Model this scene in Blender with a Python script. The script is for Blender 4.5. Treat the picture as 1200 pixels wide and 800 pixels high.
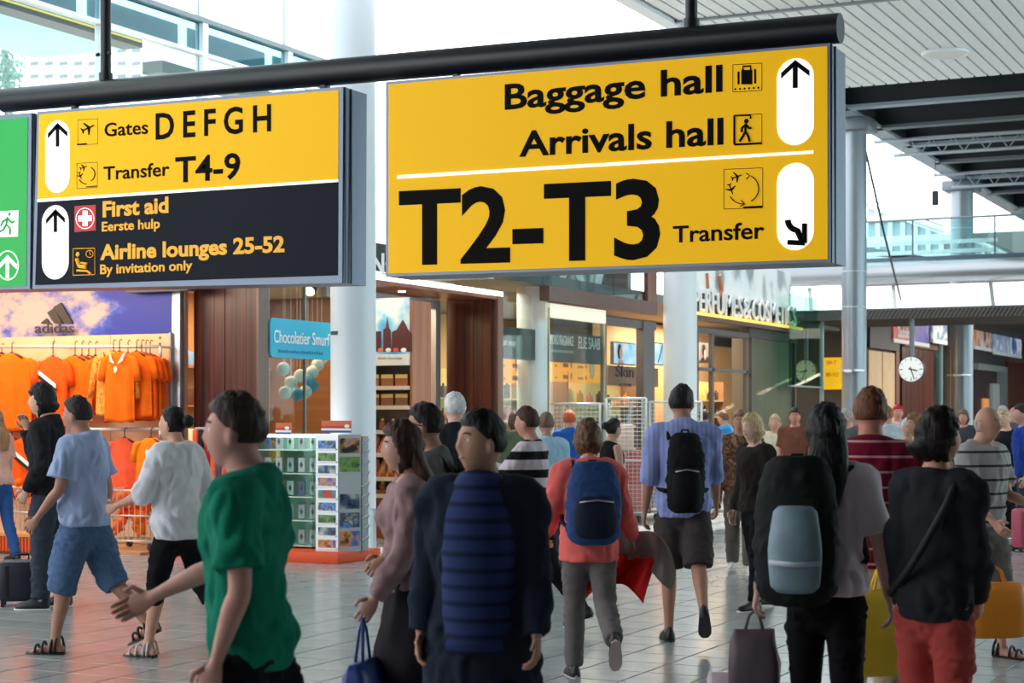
import bpy, bmesh, math, random
import numpy as np
from mathutils import Vector, Matrix, Euler, noise as mnoise

for _o in list(bpy.data.objects):
    bpy.data.objects.remove(_o)
SC = bpy.context.scene
COL = SC.collection
R = math.radians
random.seed(7)

# ------------------------------------------------------------------ camera
F = 2030.0                      # focal length in pixels of the 1200 px wide frame
HZ = 485.0                      # pixel row of the horizon
EYE = 1.6
TH = R(26.2)                    # the hall runs along +Y; the camera looks 26.2 degrees to its left
CT, ST = math.cos(TH), math.sin(TH)
cam_d = bpy.data.cameras.new('camera')
cam = bpy.data.objects.new('camera', cam_d)
COL.objects.link(cam)
cam_d.sensor_width = 36.0
cam_d.lens = F / 1200.0 * 36.0
cam_d.shift_y = (HZ - 400.0) / 1200.0
cam_d.clip_end = 400
cam_d.dof.use_dof = True
cam_d.dof.focus_distance = 12.5
cam_d.dof.aperture_fstop = 4.0
cam.location = (0, 0, EYE)
cam.rotation_euler = (R(90), 0, TH)
SC.camera = cam

# ------------------------------------------------------------------ world, sun, exposure
SC.view_settings.view_transform = 'Standard'
SC.view_settings.look = 'None'
SC.view_settings.gamma = 1.0
SC.view_settings.use_curve_mapping = False
SC.view_settings.exposure = 0.1
W = bpy.data.worlds.new('overcast sky')
SC.world = W
W.use_nodes = True
_bg = W.node_tree.nodes['Background']
_bg.inputs['Color'].default_value = (0.93, 0.97, 1.0, 1)
_bg.inputs['Strength'].default_value = 3.4
sun_d = bpy.data.lights.new('sun', 'SUN')
sun_d.energy = 9.0
sun_d.angle = R(1.0)
sun_d.color = (1.0, 0.97, 0.92)
sun = bpy.data.objects.new('sun', sun_d)
COL.objects.link(sun)
_sd = Vector((0.10, -0.62, -1.0)).normalized()      # light travels this way
sun.rotation_euler = _sd.to_track_quat('-Z', 'Y').to_euler()
SC.cycles.use_denoising = True
SC.cycles.max_bounces = 8
SC.cycles.transparent_max_bounces = 16
SC.cycles.sample_clamp_indirect = 6.0

def area_light(name, loc, sx, sy, power, color=(1, 0.8, 0.6), target=None):
    d = bpy.data.lights.new(name, 'AREA')
    d.shape = 'RECTANGLE'
    d.size, d.size_y = sx, sy
    d.energy = power
    d.color = color
    o = bpy.data.objects.new(name, d)
    COL.objects.link(o)
    o.location = loc
    if target is not None:
        o.rotation_euler = (Vector(target) - Vector(loc)).to_track_quat('-Z', 'Y').to_euler()
    return o

# ------------------------------------------------------------------ pixel -> place
def ray(px):
    t = (px - 600.0) / F
    return t * CT - ST, t * ST + CT
def PX(px, py, X):
    dx, dy = ray(px); d = X / dx
    return Vector((X, d * dy, EYE + (HZ - py) * d / F))
def PY(px, py, Y):
    dx, dy = ray(px); d = Y / dy
    return Vector((d * dx, Y, EYE + (HZ - py) * d / F))
def PD(px, d, z=0.0):
    dx, dy = ray(px)
    return Vector((d * dx, d * dy, z))
def foot(px, py):
    return PD(px, F * EYE / (py - HZ))

# ------------------------------------------------------------------ materials
MATS = {}
def srgb(r, g, b):
    f = lambda c: (c / 255.0) / 12.92 if c <= 10 else (((c / 255.0) + 0.055) / 1.055) ** 2.4
    return (f(r), f(g), f(b))
def new_mat(name):
    m = bpy.data.materials.new(name); m.use_nodes = True
    nt = m.node_tree
    return m, nt, nt.nodes['Principled BSDF']
def noise_bump(nt, b, scale, strength, stretch=None, dist=0.01):
    tc = nt.nodes.new('ShaderNodeTexCoord'); n = nt.nodes.new('ShaderNodeTexNoise')
    n.inputs['Scale'].default_value = scale; n.inputs['Detail'].default_value = 4
    if stretch:
        mp = nt.nodes.new('ShaderNodeMapping'); mp.inputs['Scale'].default_value = stretch
        nt.links.new(tc.outputs['Object'], mp.inputs[0]); nt.links.new(mp.outputs[0], n.inputs['Vector'])
    else:
        nt.links.new(tc.outputs['Object'], n.inputs['Vector'])
    if strength:
        bp = nt.nodes.new('ShaderNodeBump'); bp.inputs['Strength'].default_value = strength; bp.inputs['Distance'].default_value = dist
        nt.links.new(n.outputs['Fac'], bp.inputs['Height']); nt.links.new(bp.outputs[0], b.inputs['Normal'])
    return n
def M(rgb, rough=0.5, metal=0.0, var=0.0, scale=8.0, bump=0.0, stretch=None, emit=0.0, key=None, spec=None):
    k = key or ('m', tuple(rgb), rough, metal, var, scale, bump, stretch, emit, spec)
    if k in MATS: return MATS[k]
    m, nt, b = new_mat('surface')
    c = srgb(*rgb)
    b.inputs['Base Color'].default_value = (*c, 1); b.inputs['Roughness'].default_value = rough; b.inputs['Metallic'].default_value = metal
    if spec is not None: b.inputs['Specular IOR Level'].default_value = spec
    if var or bump:
        n = noise_bump(nt, b, scale, bump, stretch)
        if var:
            cr = nt.nodes.new('ShaderNodeValToRGB')
            cr.color_ramp.elements[0].position = 0.3; cr.color_ramp.elements[1].position = 0.7
            cr.color_ramp.elements[0].color = (*[x * (1 - var) for x in c], 1)
            cr.color_ramp.elements[1].color = (*[min(1, x * (1 + var)) for x in c], 1)
            nt.links.new(n.outputs['Fac'], cr.inputs[0]); nt.links.new(cr.outputs[0], b.inputs['Base Color'])
    if emit:
        b.inputs['Emission Color'].default_value = (*c, 1); b.inputs['Emission Strength'].default_value = emit
    MATS[k] = m
    return m
def glass(tint=(235, 245, 245), refl=1.0, key=None):
    k = ('glass', tint, refl)
    if k in MATS: return MATS[k]
    m, nt, b = new_mat('glass'); nt.nodes.remove(b)
    out = nt.nodes['Material Output']
    t = nt.nodes.new('ShaderNodeBsdfTransparent'); t.inputs[0].default_value = (*srgb(*tint), 1)
    g = nt.nodes.new('ShaderNodeBsdfGlossy'); g.inputs['Roughness'].default_value = 0.02
    lw = nt.nodes.new('ShaderNodeLayerWeight'); lw.inputs[0].default_value = 0.5
    pw = nt.nodes.new('ShaderNodeMath'); pw.operation = 'POWER'; pw.inputs[1].default_value = 5.0
    mu = nt.nodes.new('ShaderNodeMath'); mu.operation = 'MULTIPLY_ADD'; mu.inputs[1].default_value = 0.9 * refl; mu.inputs[2].default_value = 0.035 * refl
    mx = nt.nodes.new('ShaderNodeMixShader')
    nt.links.new(lw.outputs['Facing'], pw.inputs[0]); nt.links.new(pw.outputs[0], mu.inputs[0]); nt.links.new(mu.outputs[0], mx.inputs[0])
    nt.links.new(t.outputs[0], mx.inputs[1]); nt.links.new(g.outputs[0], mx.inputs[2]); nt.links.new(mx.outputs[0], out.inputs[0])
    MATS[k] = m
    return m
def wood(rgb_dark, rgb_light, band=9.0, rough=0.35):
    k = ('wood', rgb_dark, rgb_light, band, rough)
    if k in MATS: return MATS[k]
    m, nt, b = new_mat('wood'); b.inputs['Roughness'].default_value = rough
    tc = nt.nodes.new('ShaderNodeTexCoord'); mp = nt.nodes.new('ShaderNodeMapping'); mp.inputs['Scale'].default_value = (band, band, 0.25)
    n = nt.nodes.new('ShaderNodeTexNoise'); n.inputs['Scale'].default_value = 1.6; n.inputs['Detail'].default_value = 6; n.inputs['Roughness'].default_value = 0.6
    cr = nt.nodes.new('ShaderNodeValToRGB'); cr.color_ramp.elements[0].position = 0.35; cr.color_ramp.elements[1].position = 0.68
    cr.color_ramp.elements[0].color = (*srgb(*rgb_dark), 1); cr.color_ramp.elements[1].color = (*srgb(*rgb_light), 1)
    nt.links.new(tc.outputs['Object'], mp.inputs[0]); nt.links.new(mp.outputs[0], n.inputs['Vector'])
    nt.links.new(n.outputs['Fac'], cr.inputs[0]); nt.links.new(cr.outputs[0], b.inputs['Base Color'])
    MATS[k] = m
    return m
def print_mat(cols, scale=3.0, stretch=(1, 1, 1), emit=0.0, detail=3.0, seed=0.0, rough=0.4):
    """flat print: a picture of soft shapes in the given colours"""
    k = ('print', tuple(cols), scale, stretch, emit, seed)
    if k in MATS: return MATS[k]
    m, nt, b = new_mat('print'); b.inputs['Roughness'].default_value = rough
    tc = nt.nodes.new('ShaderNodeTexCoord'); mp = nt.nodes.new('ShaderNodeMapping')
    mp.inputs['Scale'].default_value = stretch; mp.inputs['Location'].default_value = (seed, seed * 1.7, seed * 0.6)
    n = nt.nodes.new('ShaderNodeTexNoise'); n.inputs['Scale'].default_value = scale; n.inputs['Detail'].default_value = detail
    cr = nt.nodes.new('ShaderNodeValToRGB')
    e = cr.color_ramp.elements
    pos = np.linspace(0.36, 0.64, len(cols))
    for i, c in enumerate(cols):
        el = e[i] if i < 2 and i < len(e) else e.new(pos[i])
        el.position = pos[i]; el.color = (*srgb(*c), 1)
    nt.links.new(tc.outputs['Object'], mp.inputs[0]); nt.links.new(mp.outputs[0], n.inputs['Vector'])
    nt.links.new(n.outputs['Fac'], cr.inputs[0]); nt.links.new(cr.outputs[0], b.inputs['Base Color'])
    if emit:
        nt.links.new(cr.outputs[0], b.inputs['Emission Color']); b.inputs['Emission Strength'].default_value = emit
    MATS[k] = m
    return m
def stripes(c1, c2, freq, duty=0.5, axis='Z', rough=0.85, c3=None, soft=0.04):
    """cloth with stripes of its own, counted per metre along an object axis"""
    k = ('stripe', c1, c2, freq, duty, axis, c3)
    if k in MATS: return MATS[k]
    m, nt, b = new_mat('striped_cloth'); b.inputs['Roughness'].default_value = rough; b.inputs['Specular IOR Level'].default_value = 0.15
    tc = nt.nodes.new('ShaderNodeTexCoord'); sp = nt.nodes.new('ShaderNodeSeparateXYZ')
    mu = nt.nodes.new('ShaderNodeMath'); mu.operation = 'MULTIPLY'; mu.inputs[1].default_value = freq
    fr = nt.nodes.new('ShaderNodeMath'); fr.operation = 'FRACT'
    cr = nt.nodes.new('ShaderNodeValToRGB'); e = cr.color_ramp.elements
    e[0].position = 0.0; e[0].color = (*srgb(*c1), 1)
    e[1].position = duty; e[1].color = (*srgb(*c1), 1)
    x = e.new(min(0.99, duty + soft)); x.color = (*srgb(*c2), 1)
    if c3:
        x = e.new((1 + duty) / 2); x.color = (*srgb(*c2), 1)
        x = e.new((1 + duty) / 2 + soft); x.color = (*srgb(*c3), 1)
    x = e.new(1 - soft); x.color = (*srgb(*(c3 or c2)), 1)
    x = e.new(1.0); x.color = (*srgb(*c1), 1)
    nt.links.new(tc.outputs['Object'], sp.inputs[0]); nt.links.new(sp.outputs[axis], mu.inputs[0])
    nt.links.new(mu.outputs[0], fr.inputs[0]); nt.links.new(fr.outputs[0], cr.inputs[0]); nt.links.new(cr.outputs[0], b.inputs['Base Color'])
    MATS[k] = m
    return m
def cloth(rgb, var=0.12, scale=14, bump=0.25):
    return M(rgb, 0.9, 0, var, scale, bump, spec=0.15)

STEEL = M((176, 182, 188), 0.35, 0.85, 0.06, 30, stretch=(1, 1, 0.05))
GREYMETAL = M((120, 128, 138), 0.45, 0.4)
DARKGREY = M((58, 60, 64), 0.5)
BLACK = M((14, 14, 16), 0.45)
WHITE = M((238, 240, 242), 0.45)
WOOD = wood((46, 17, 11), (106, 46, 28))
WOODLIGHT = wood((140, 72, 34), (176, 100, 52))
ORANGE = M((236, 84, 32), 0.55)

# ------------------------------------------------------------------ mesh building
class MB:
    def __init__(self):
        self.v, self.f = [], []
    def add(self, vs, fs):
        n = len(self.v)
        self.v += [tuple(p) for p in vs]
        self.f += [tuple(i + n for i in f) for f in fs]
        return self
    def box(self, x0, x1, y0, y1, z0, z1):
        vs = [(x, y, z) for z in (z0, z1) for x, y in ((x0, y0), (x1, y0), (x1, y1), (x0, y1))]
        return self.add(vs, [(3, 2, 1, 0), (4, 5, 6, 7), (0, 1, 5, 4), (1, 2, 6, 5), (2, 3, 7, 6), (3, 0, 4, 7)])
    def cbox(self, c, sx, sy, sz):
        return self.box(c[0] - sx / 2, c[0] + sx / 2, c[1] - sy / 2, c[1] + sy / 2, c[2] - sz / 2, c[2] + sz / 2)
    def rbox(self, c, sx, sy, sz, r=0.01):
        """box with chamfered vertical and horizontal edges"""
        bm = bmesh.new(); bmesh.ops.create_cube(bm, size=1)
        bmesh.ops.scale(bm, vec=(sx, sy, sz), verts=bm.verts)
        bmesh.ops.bevel(bm, geom=list(bm.edges), offset=min(r, sx * .45, sy * .45, sz * .45), segments=2, affect='EDGES', profile=0.5)
        bmesh.ops.translate(bm, vec=c, verts=bm.verts)
        return self.bm(bm)
    def bm(self, bm):
        bm.verts.index_update()
        self.add([v.co[:] for v in bm.verts], [[v.index for v in f.verts] for f in bm.faces]); bm.free()
        return self
    def prism(self, pts, off):
        """polygon of 3-D points pushed along off"""
        n = len(pts); off = Vector(off)
        vs = [Vector(p) for p in pts] + [Vector(p) + off for p in pts]
        fs = [tuple(range(n))[::-1], tuple(range(n, 2 * n))] + [(i, (i + 1) % n, (i + 1) % n + n, i + n) for i in range(n)]
        return self.add(vs, fs)
    def cyl(self, p0, p1, r, n=12, r1=None, caps=True):
        return self.tube([p0, p1], [r, r if r1 is None else r1], n, caps)
    def tube(self, pts, r, n=8, caps=True):
        pts = [Vector(p) for p in pts]
        rs = r if isinstance(r, (list, tuple)) else [r] * len(pts)
        base = len(self.v)
        up = None
        for i, p in enumerate(pts):
            t = (pts[min(i + 1, len(pts) - 1)] - pts[max(i - 1, 0)]).normalized()
            if up is None:
                up = Vector((0, 0, 1)) if abs(t.z) < 0.9 else Vector((1, 0, 0))
            a = t.cross(up).normalized(); b = a.cross(t).normalized(); up = b
            for k in range(n):
                w = 2 * math.pi * k / n
                self.v.append(tuple(p + (a * math.cos(w) + b * math.sin(w)) * rs[i]))
        for i in range(len(pts) - 1):
            for k in range(n):
                q, q1 = base + i * n + k, base + i * n + (k + 1) % n
                self.f.append((q, q1, q1 + n, q + n))
        if caps:
            self.f.append(tuple(base + k for k in range(n))[::-1])
            self.f.append(tuple(base + (len(pts) - 1) * n + k for k in range(n)))
        return self
    def sphere(self, c, r, n=12, m=8, sc=(1, 1, 1)):
        c = Vector(c); base = len(self.v)
        for j in range(1, m):
            a = math.pi * j / m
            for k in range(n):
                w = 2 * math.pi * k / n
                self.v.append((c.x + r * sc[0] * math.sin(a) * math.cos(w), c.y + r * sc[1] * math.sin(a) * math.sin(w), c.z + r * sc[2] * math.cos(a)))
        t = len(self.v); self.v.append((c.x, c.y, c.z + r * sc[2])); self.v.append((c.x, c.y, c.z - r * sc[2]))
        for j in range(m - 2):
            for k in range(n):
                q, q1 = base + j * n + k, base + j * n + (k + 1) % n
                self.f.append((q, q + n, q1 + n, q1))
        for k in range(n):
            self.f.append((t, base + k, base + (k + 1) % n))
            e = base + (m - 2) * n
            self.f.append((t + 1, e + (k + 1) % n, e + k))
        return self
    def rings(self, rings, caps=True):
        base = len(self.v); n = len(rings[0])
        for r_ in rings:
            self.v += [tuple(p) for p in r_]
        for i in range(len(rings) - 1):
            for k in range(n):
                q, q1 = base + i * n + k, base + i * n + (k + 1) % n
                self.f.append((q, q1, q1 + n, q + n))
        if caps:
            self.f.append(tuple(base + k for k in range(n))[::-1])
            self.f.append(tuple(base + (len(rings) - 1) * n + k for k in range(n)))
        return self
    def grid(self, fn, nu, nv):
        base = len(self.v)
        for j in range(nv + 1):
            for i in range(nu + 1):
                self.v.append(tuple(fn(i / nu, j / nv)))
        for j in range(nv):
            for i in range(nu):
                q = base + j * (nu + 1) + i
                self.f.append((q, q + 1, q + nu + 2, q + nu + 1))
        return self
    def build(self, name, mat, parent=None, smooth=False, label=None, cat=None, group=None, kind=None, local=False, origin=None):
        me = bpy.data.meshes.new(name)
        vs = self.v
        if parent is None:
            a = np.array(vs)
            org = Vector(origin) if origin else Vector((*((a.min(0) + a.max(0)) / 2)[:2], a[:, 2].min()))
            inv = Matrix.Translation(-org)
        else:
            org = Vector(); inv = Matrix() if local else MW[parent.name].inverted()
        if not (parent is not None and local):
            vs = [tuple(inv @ Vector(p)) for p in vs]
        me.from_pydata(vs, [], self.f); me.validate(); 
        if isinstance(mat, (list, tuple)):
            for x in mat: me.materials.append(x)
        else:
            me.materials.append(mat)
        bm = bmesh.new(); bm.from_mesh(me); bmesh.ops.recalc_face_normals(bm, faces=bm.faces); bm.to_mesh(me); bm.free()
        if smooth:
            me.polygons.foreach_set('use_smooth', [True] * len(me.polygons))
            if smooth == 'auto':
                me.set_sharp_from_angle(angle=R(38))
        o = bpy.data.objects.new(name, me); COL.objects.link(o)
        if parent is None:
            o.location = org; MW[o.name] = Matrix.Translation(org)
        else:
            o.parent = parent; MW[o.name] = MW[parent.name].copy()
        tag(o, label, cat, group, kind)
        return o
MW = {}
def tag(o, label=None, cat=None, group=None, kind=None):
    if label: o['label'] = label
    if cat: o['category'] = cat
    if group: o['group'] = group
    if kind: o['kind'] = kind
    return o
def thing(name, label, cat, loc=(0, 0, 0), group=None, rot=(0, 0, 0)):
    o = bpy.data.objects.new(name, None); COL.objects.link(o)
    o.empty_display_size = 0.1
    o.location = loc; o.rotation_euler = rot
    MW[o.name] = Matrix.Translation(Vector(loc)) @ Euler(rot).to_matrix().to_4x4()
    return tag(o, label, cat, group)
def struct(name, mb, mat, smooth=False, parent=None):
    return mb.build(name, mat, parent, smooth, kind='structure')
def piece(name, mesh, loc, parent, scale=None, rot=None):
    """one laid piece (tile, slat, plank) sharing mesh data"""
    o = bpy.data.objects.new(name, mesh); COL.objects.link(o)
    o.parent = parent; o.location = MW[parent.name].inverted() @ Vector(loc)
    if scale: o.scale = scale
    if rot: o.rotation_euler = rot
    MW[o.name] = MW[parent.name] @ Matrix.Translation(o.location)
    return o
def mesh_of(mb, mat):
    me = bpy.data.meshes.new('piece'); me.from_pydata(mb.v, [], mb.f); me.materials.append(mat)
    bm = bmesh.new(); bm.from_mesh(me); bmesh.ops.recalc_face_normals(bm, faces=bm.faces); bm.to_mesh(me); bm.free()
    return me
def dup(root, loc, rotz=None, label=None, group=None):
    r = root.copy(); COL.objects.link(r); r.location = loc
    if rotz is not None: r.rotation_euler = (0, 0, rotz)
    if label: r['label'] = label
    if group: r['group'] = group
    MW[r.name] = Matrix.Translation(Vector(loc)) @ r.rotation_euler.to_matrix().to_4x4()
    for ch in list(root.children):
        c = ch.copy(); COL.objects.link(c); c.parent = r; MW[c.name] = MW[r.name]
        for g in list(ch.children):
            d = g.copy(); COL.objects.link(d); d.parent = c; MW[d.name] = MW[r.name]
    return r

# ---- lettering: the built-in outline font, thickened, scaled into a box
_FT = {}
def glyphs(body, bold=0.0, ext=0.0, space=1.0):
    k = (body, bold, ext, space)
    if k not in _FT:
        c = bpy.data.curves.new('txt', 'FONT'); c.body = body; c.offset = bold; c.extrude = ext; c.resolution_u = 3; c.space_character = space
        o = bpy.data.objects.new('txt', c); COL.objects.link(o)
        me = bpy.data.meshes.new_from_object(o.evaluated_get(bpy.context.evaluated_depsgraph_get()))
        v = np.array([x.co[:] for x in me.vertices]); f = [tuple(p.vertices) for p in me.polygons]
        bpy.data.objects.remove(o); bpy.data.curves.remove(c); bpy.data.meshes.remove(me)
        _FT[k] = (v, f)
    return _FT[k]
def text(mb, body, p, u, up, width, height, bold=0.0, ext=0.004, align='l', slant=0.0, space=1.0):
    """body set so that its ink is `width` wide along u from p and its capitals are `height` tall along up"""
    v, f = glyphs(body, bold, 0.01 if ext else 0.0, space)
    H, _ = glyphs('H', bold)
    ch = H[:, 1].max()
    v = v.copy(); x0, x1 = v[:, 0].min(), v[:, 0].max()
    u, up = Vector(u).normalized(), Vector(up).normalized(); n = u.cross(up)
    sx = (width / (x1 - x0)) if width else height / ch
    sy = height / ch
    w = (x1 - x0) * sx
    o = {'l': 0, 'c': -w / 2, 'r': -w}[align]
    vs = []
    for a in v:
        X, Y = (a[0] - x0) * sx + o, a[1] * sy
        vs.append(Vector(p) + u * (X + slant * Y) + up * Y + n * (ext * (0.5 if a[2] > 0 else -0.5) if ext else 0))
    return mb.add(vs, f)
# ================================================================== SETTING
GROUT = M((112, 112, 110), 0.6)
def tile_mat():
    m, nt, b = new_mat('floor_tile'); b.inputs['Roughness'].default_value = 0.2
    oi = nt.nodes.new('ShaderNodeObjectInfo'); tc = nt.nodes.new('ShaderNodeTexCoord')
    n = nt.nodes.new('ShaderNodeTexNoise'); n.inputs['Scale'].default_value = 5; n.inputs['Detail'].default_value = 6
    cr = nt.nodes.new('ShaderNodeValToRGB'); cr.color_ramp.elements[0].color = (*srgb(146, 150, 148), 1); cr.color_ramp.elements[1].color = (*srgb(170, 174, 172), 1)
    mx = nt.nodes.new('ShaderNodeMix'); mx.data_type = 'RGBA'; mx.blend_type = 'MULTIPLY'; mx.inputs[0].default_value = 0.25
    cr2 = nt.nodes.new('ShaderNodeValToRGB'); cr2.color_ramp.elements[0].color = (0.6, 0.6, 0.6, 1); cr2.color_ramp.elements[1].color = (1, 1, 1, 1)
    nt.links.new(tc.outputs['Object'], n.inputs['Vector']); nt.links.new(n.outputs['Fac'], cr.inputs[0])
    nt.links.new(oi.outputs['Random'], cr2.inputs[0]); nt.links.new(cr.outputs[0], mx.inputs[6]); nt.links.new(cr2.outputs[0], mx.inputs[7])
    nt.links.new(mx.outputs[2], b.inputs['Base Color'])
    r2 = nt.nodes.new('ShaderNodeMapRange'); r2.inputs[3].default_value = 0.14; r2.inputs[4].default_value = 0.26
    nt.links.new(n.outputs['Fac'], r2.inputs[0]); nt.links.new(r2.outputs[0], b.inputs['Roughness'])
    return m
TILE = tile_mat()
floor = struct('floor', MB().box(-19, 9, -6, 70, -0.25, -0.004), GROUT)
TS = 0.4
def tile_mb(mb, x, y, s=TS):
    g, c = 0.003, 0.005
    a, b_ = x + g, x + s - g; e, f = y + g, y + s - g
    vs = [(a, e, -0.006), (b_, e, -0.006), (b_, f, -0.006), (a, f, -0.006), (a + c, e + c, 0), (b_ - c, e + c, 0), (b_ - c, f - c, 0), (a + c, f - c, 0)]
    mb.add(vs, [(4, 5, 6, 7), (0, 1, 5, 4), (1, 2, 6, 5), (2, 3, 7, 6), (3, 0, 4, 7)])
cells = []
for iy in range(int(2 / TS), int(46 / TS)):
    for ix in range(int(-13.6 / TS), int(6 / TS)):
        x, y = ix * TS, iy * TS
        cx, cy = x + TS / 2, y + TS / 2
        d = -cx * ST + cy * CT; lx = cx * CT + cy * ST
        px = 600 + F * lx / d if d > 1 else 9999
        inview = d > 9.9 and -40 < px < 1240
        cells.append((d if inview else 1e6 + d, x, y))
cells.sort()
_t = MB(); tile_mb(_t, -TS / 2, -TS / 2); tile_me = mesh_of(_t, TILE)
for d, x, y in cells[:290]:
    piece('floor_tile', tile_me, (x + TS / 2, y + TS / 2, 0), floor)
_t = MB()
for d, x, y in cells[290:]:
    tile_mb(_t, x, y)
_t.build('floor_tiling', TILE, floor, kind='stuff')

# slatted ceiling over the near hall (its far edge and its hall-side edge are seen)
ZC = 7.0
CEILW = M((244, 246, 247), 0.45)
ceiling = struct('ceiling', MB().box(-8.55, 9, -6, 28.4, ZC + 0.10, ZC + 0.5), M((40, 44, 48), 0.8))
def slat_me(L):
    m = MB(); w = 0.168
    m.box(-w / 2, w / 2, 0, L, 0, 0.05)
    return mesh_of(m, CEILW)
_s1, _s2 = slat_me(22.45 - 10), slat_me(28.35 - 22.55)
for i in range(34):
    x = -8.4 + i * 0.205
    piece('ceiling_slat', _s1, (x, 10, ZC + 0.03), ceiling)
    piece('ceiling_slat', _s2, (x, 22.55, ZC + 0.03), ceiling)
_b = MB().box(-1.2, 9, 10, 28.35, ZC + 0.03, ZC + 0.08)
_b.build('ceiling_lining', CEILW, ceiling)
struct('trim_1', MB().box(-8.75, -8.55, -6, 28.4, ZC - 0.02, ZC + 0.5), WHITE)
struct('trim_2', MB().box(-8.55, 9, 22.47, 22.53, ZC + 0.0, ZC + 0.06), M((150, 156, 160), 0.4, 0.3))
# ring of a recessed downlight, left in the slats
p = PY(1108, 74, 26.2)
t = thing('ceiling_downlight', 'round recessed downlight set into the white slatted ceiling', 'lamp', (p.x, p.y, ZC))
ring = [(p.x + 0.33 * math.cos(a), p.y + 0.33 * math.sin(a), ZC + 0.01) for a in np.linspace(0, 2 * math.pi, 25)]
MB().tube(ring, 0.035, 6).build('trim_ring', WHITE, t, True)
MB().cyl((p.x, p.y, ZC + 0.0), (p.x, p.y, ZC + 0.03), 0.3, 20).build('lens', M((228, 226, 220), 0.3), t, 'auto')

# dark steel roof past the slats, carried by the round grey columns
XC = -8.5
struct('ceiling_2', MB().box(XC, 9, 28.4, 68, 8.3, 8.6), M((30, 33, 36), 0.8))
struct('trim_3', MB().box(XC, 9, 28.4, 28.55, ZC + 0.1, 8.3), M((30, 33, 36), 0.7))
GIRD = M((150, 163, 172), 0.45, 0.3)
DARKST = M((44, 48, 53), 0.55, 0.3)
g = thing('roof_girder', 'pale grey edge girder running over the two round grey columns', 'girder', (XC, 28.5, ZC))
MB().box(XC - 0.05, XC + 0.3, 28.5, 66, ZC, ZC + 0.06).build('flange', GIRD, g)
MB().box(XC + 0.05, XC + 0.18, 28.5, 66, ZC + 0.06, ZC + 0.75).build('web', DARKST, g)
for i, Yb in enumerate((30.2, 32.6, 35.0, 37.6, 40.4, 43.4, 47.0, 51.0)):
    g = thing('roof_beam', ['first', 'second', 'third', 'fourth', 'fifth', 'sixth', 'seventh', 'eighth'][i] + ' dark steel roof beam counted from the slatted ceiling', 'beam', (XC, Yb, ZC), 'dark beams under the far roof')
    MB().box(XC + 0.18, 4, Yb - 0.03, Yb + 0.03, ZC + 0.06, 8.3).build('web', DARKST, g)
    MB().box(XC + 0.18, 4, Yb - 0.13, Yb + 0.13, ZC, ZC + 0.06).build('flange', GIRD if i % 2 == 0 else M((104, 112, 120), 0.5, 0.3), g)
# lattice truss strung between
for Yt, lab in ((33.9, 'nearer'), (39.2, 'farther')):
    g = thing('lattice_truss', lab + ' slim grey lattice truss strung below the dark roof beams', 'truss', (XC, Yt, ZC - 0.25), 'lattice trusses')
    MB().tube([(XC - 0.2, Yt, ZC - 0.02), (3, Yt, ZC - 0.02)], 0.04, 8).build('chord', GIRD, g, True)
    MB().tube([(XC + 0.2, Yt, ZC - 0.32), (3, Yt, ZC - 0.32)], 0.035, 8).build('chord', GIRD, g, True)
    m = MB()
    for k in range(24):
        x = XC + 0.3 + k * 0.42
        m.tube([(x, Yt, ZC - 0.32), (x + 0.21, Yt, ZC - 0.02), (x + 0.42, Yt, ZC - 0.32)], 0.014, 5)
    m.build('diagonals', GIRD, g, kind='stuff')
for (x0, y0, x1, y1, Yp, lab) in ((1075, 98, 1118, 110, 29.3, 'first'), (1108, 122, 1160, 138, 31.4, 'second'), (1185, 172, 1215, 182, 36.3, 'third')):
    a, b_ = PY(x0, y0, Yp), PY(x1, y0, Yp)
    MB().box(a.x, b_.x, Yp - 0.7, Yp + 0.7, ZC + 0.45, ZC + 0.52).build('roof_panel', M((190, 197, 200), 0.5), label=lab + ' pale square panel hung between the dark roof beams', cat='panel', group='pale roof panels')
# lamp hanging under the roof beside the second grey column
p = PY(1130, 178, 37.95)
t = thing('floodlight', 'small dark floodlight tilted under the roof beside a grey column', 'lamp', tuple(p))
MB().rbox((p.x, p.y, p.z), 0.16, 0.2, 0.42, 0.03).build('body', DARKST, t, 'auto')
MB().box(p.x - 0.02, p.x + 0.02, p.y - 0.02, p.y + 0.02, p.z + 0.2, 8.3).build('bracket', DARKST, t)
p = PY(1096, 232, 36.0)
MB().rbox((p.x, p.y, p.z), 0.12, 0.12, 0.3, 0.02).build('loudspeaker', DARKST, label='little dark loudspeaker hanging in the bright gap between columns', cat='loudspeaker')
MB().tube([(p.x, p.y, p.z + 0.14), (p.x, p.y, 8.3)], 0.006, 5).build('hanging_wire', DARKST, label='thin wire that holds the little dark loudspeaker', cat='wire')
a, b_ = PX(1014, 175, -8.2), PY(1056, 352, 36.9)
MB().tube([a, (a + b_) / 2 + Vector((0, 0, -0.1)), b_], 0.022, 6).build('power_cable', DARKST, smooth=True, label='dark cable slanting down beside the nearer grey column', cat='cable')

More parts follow.
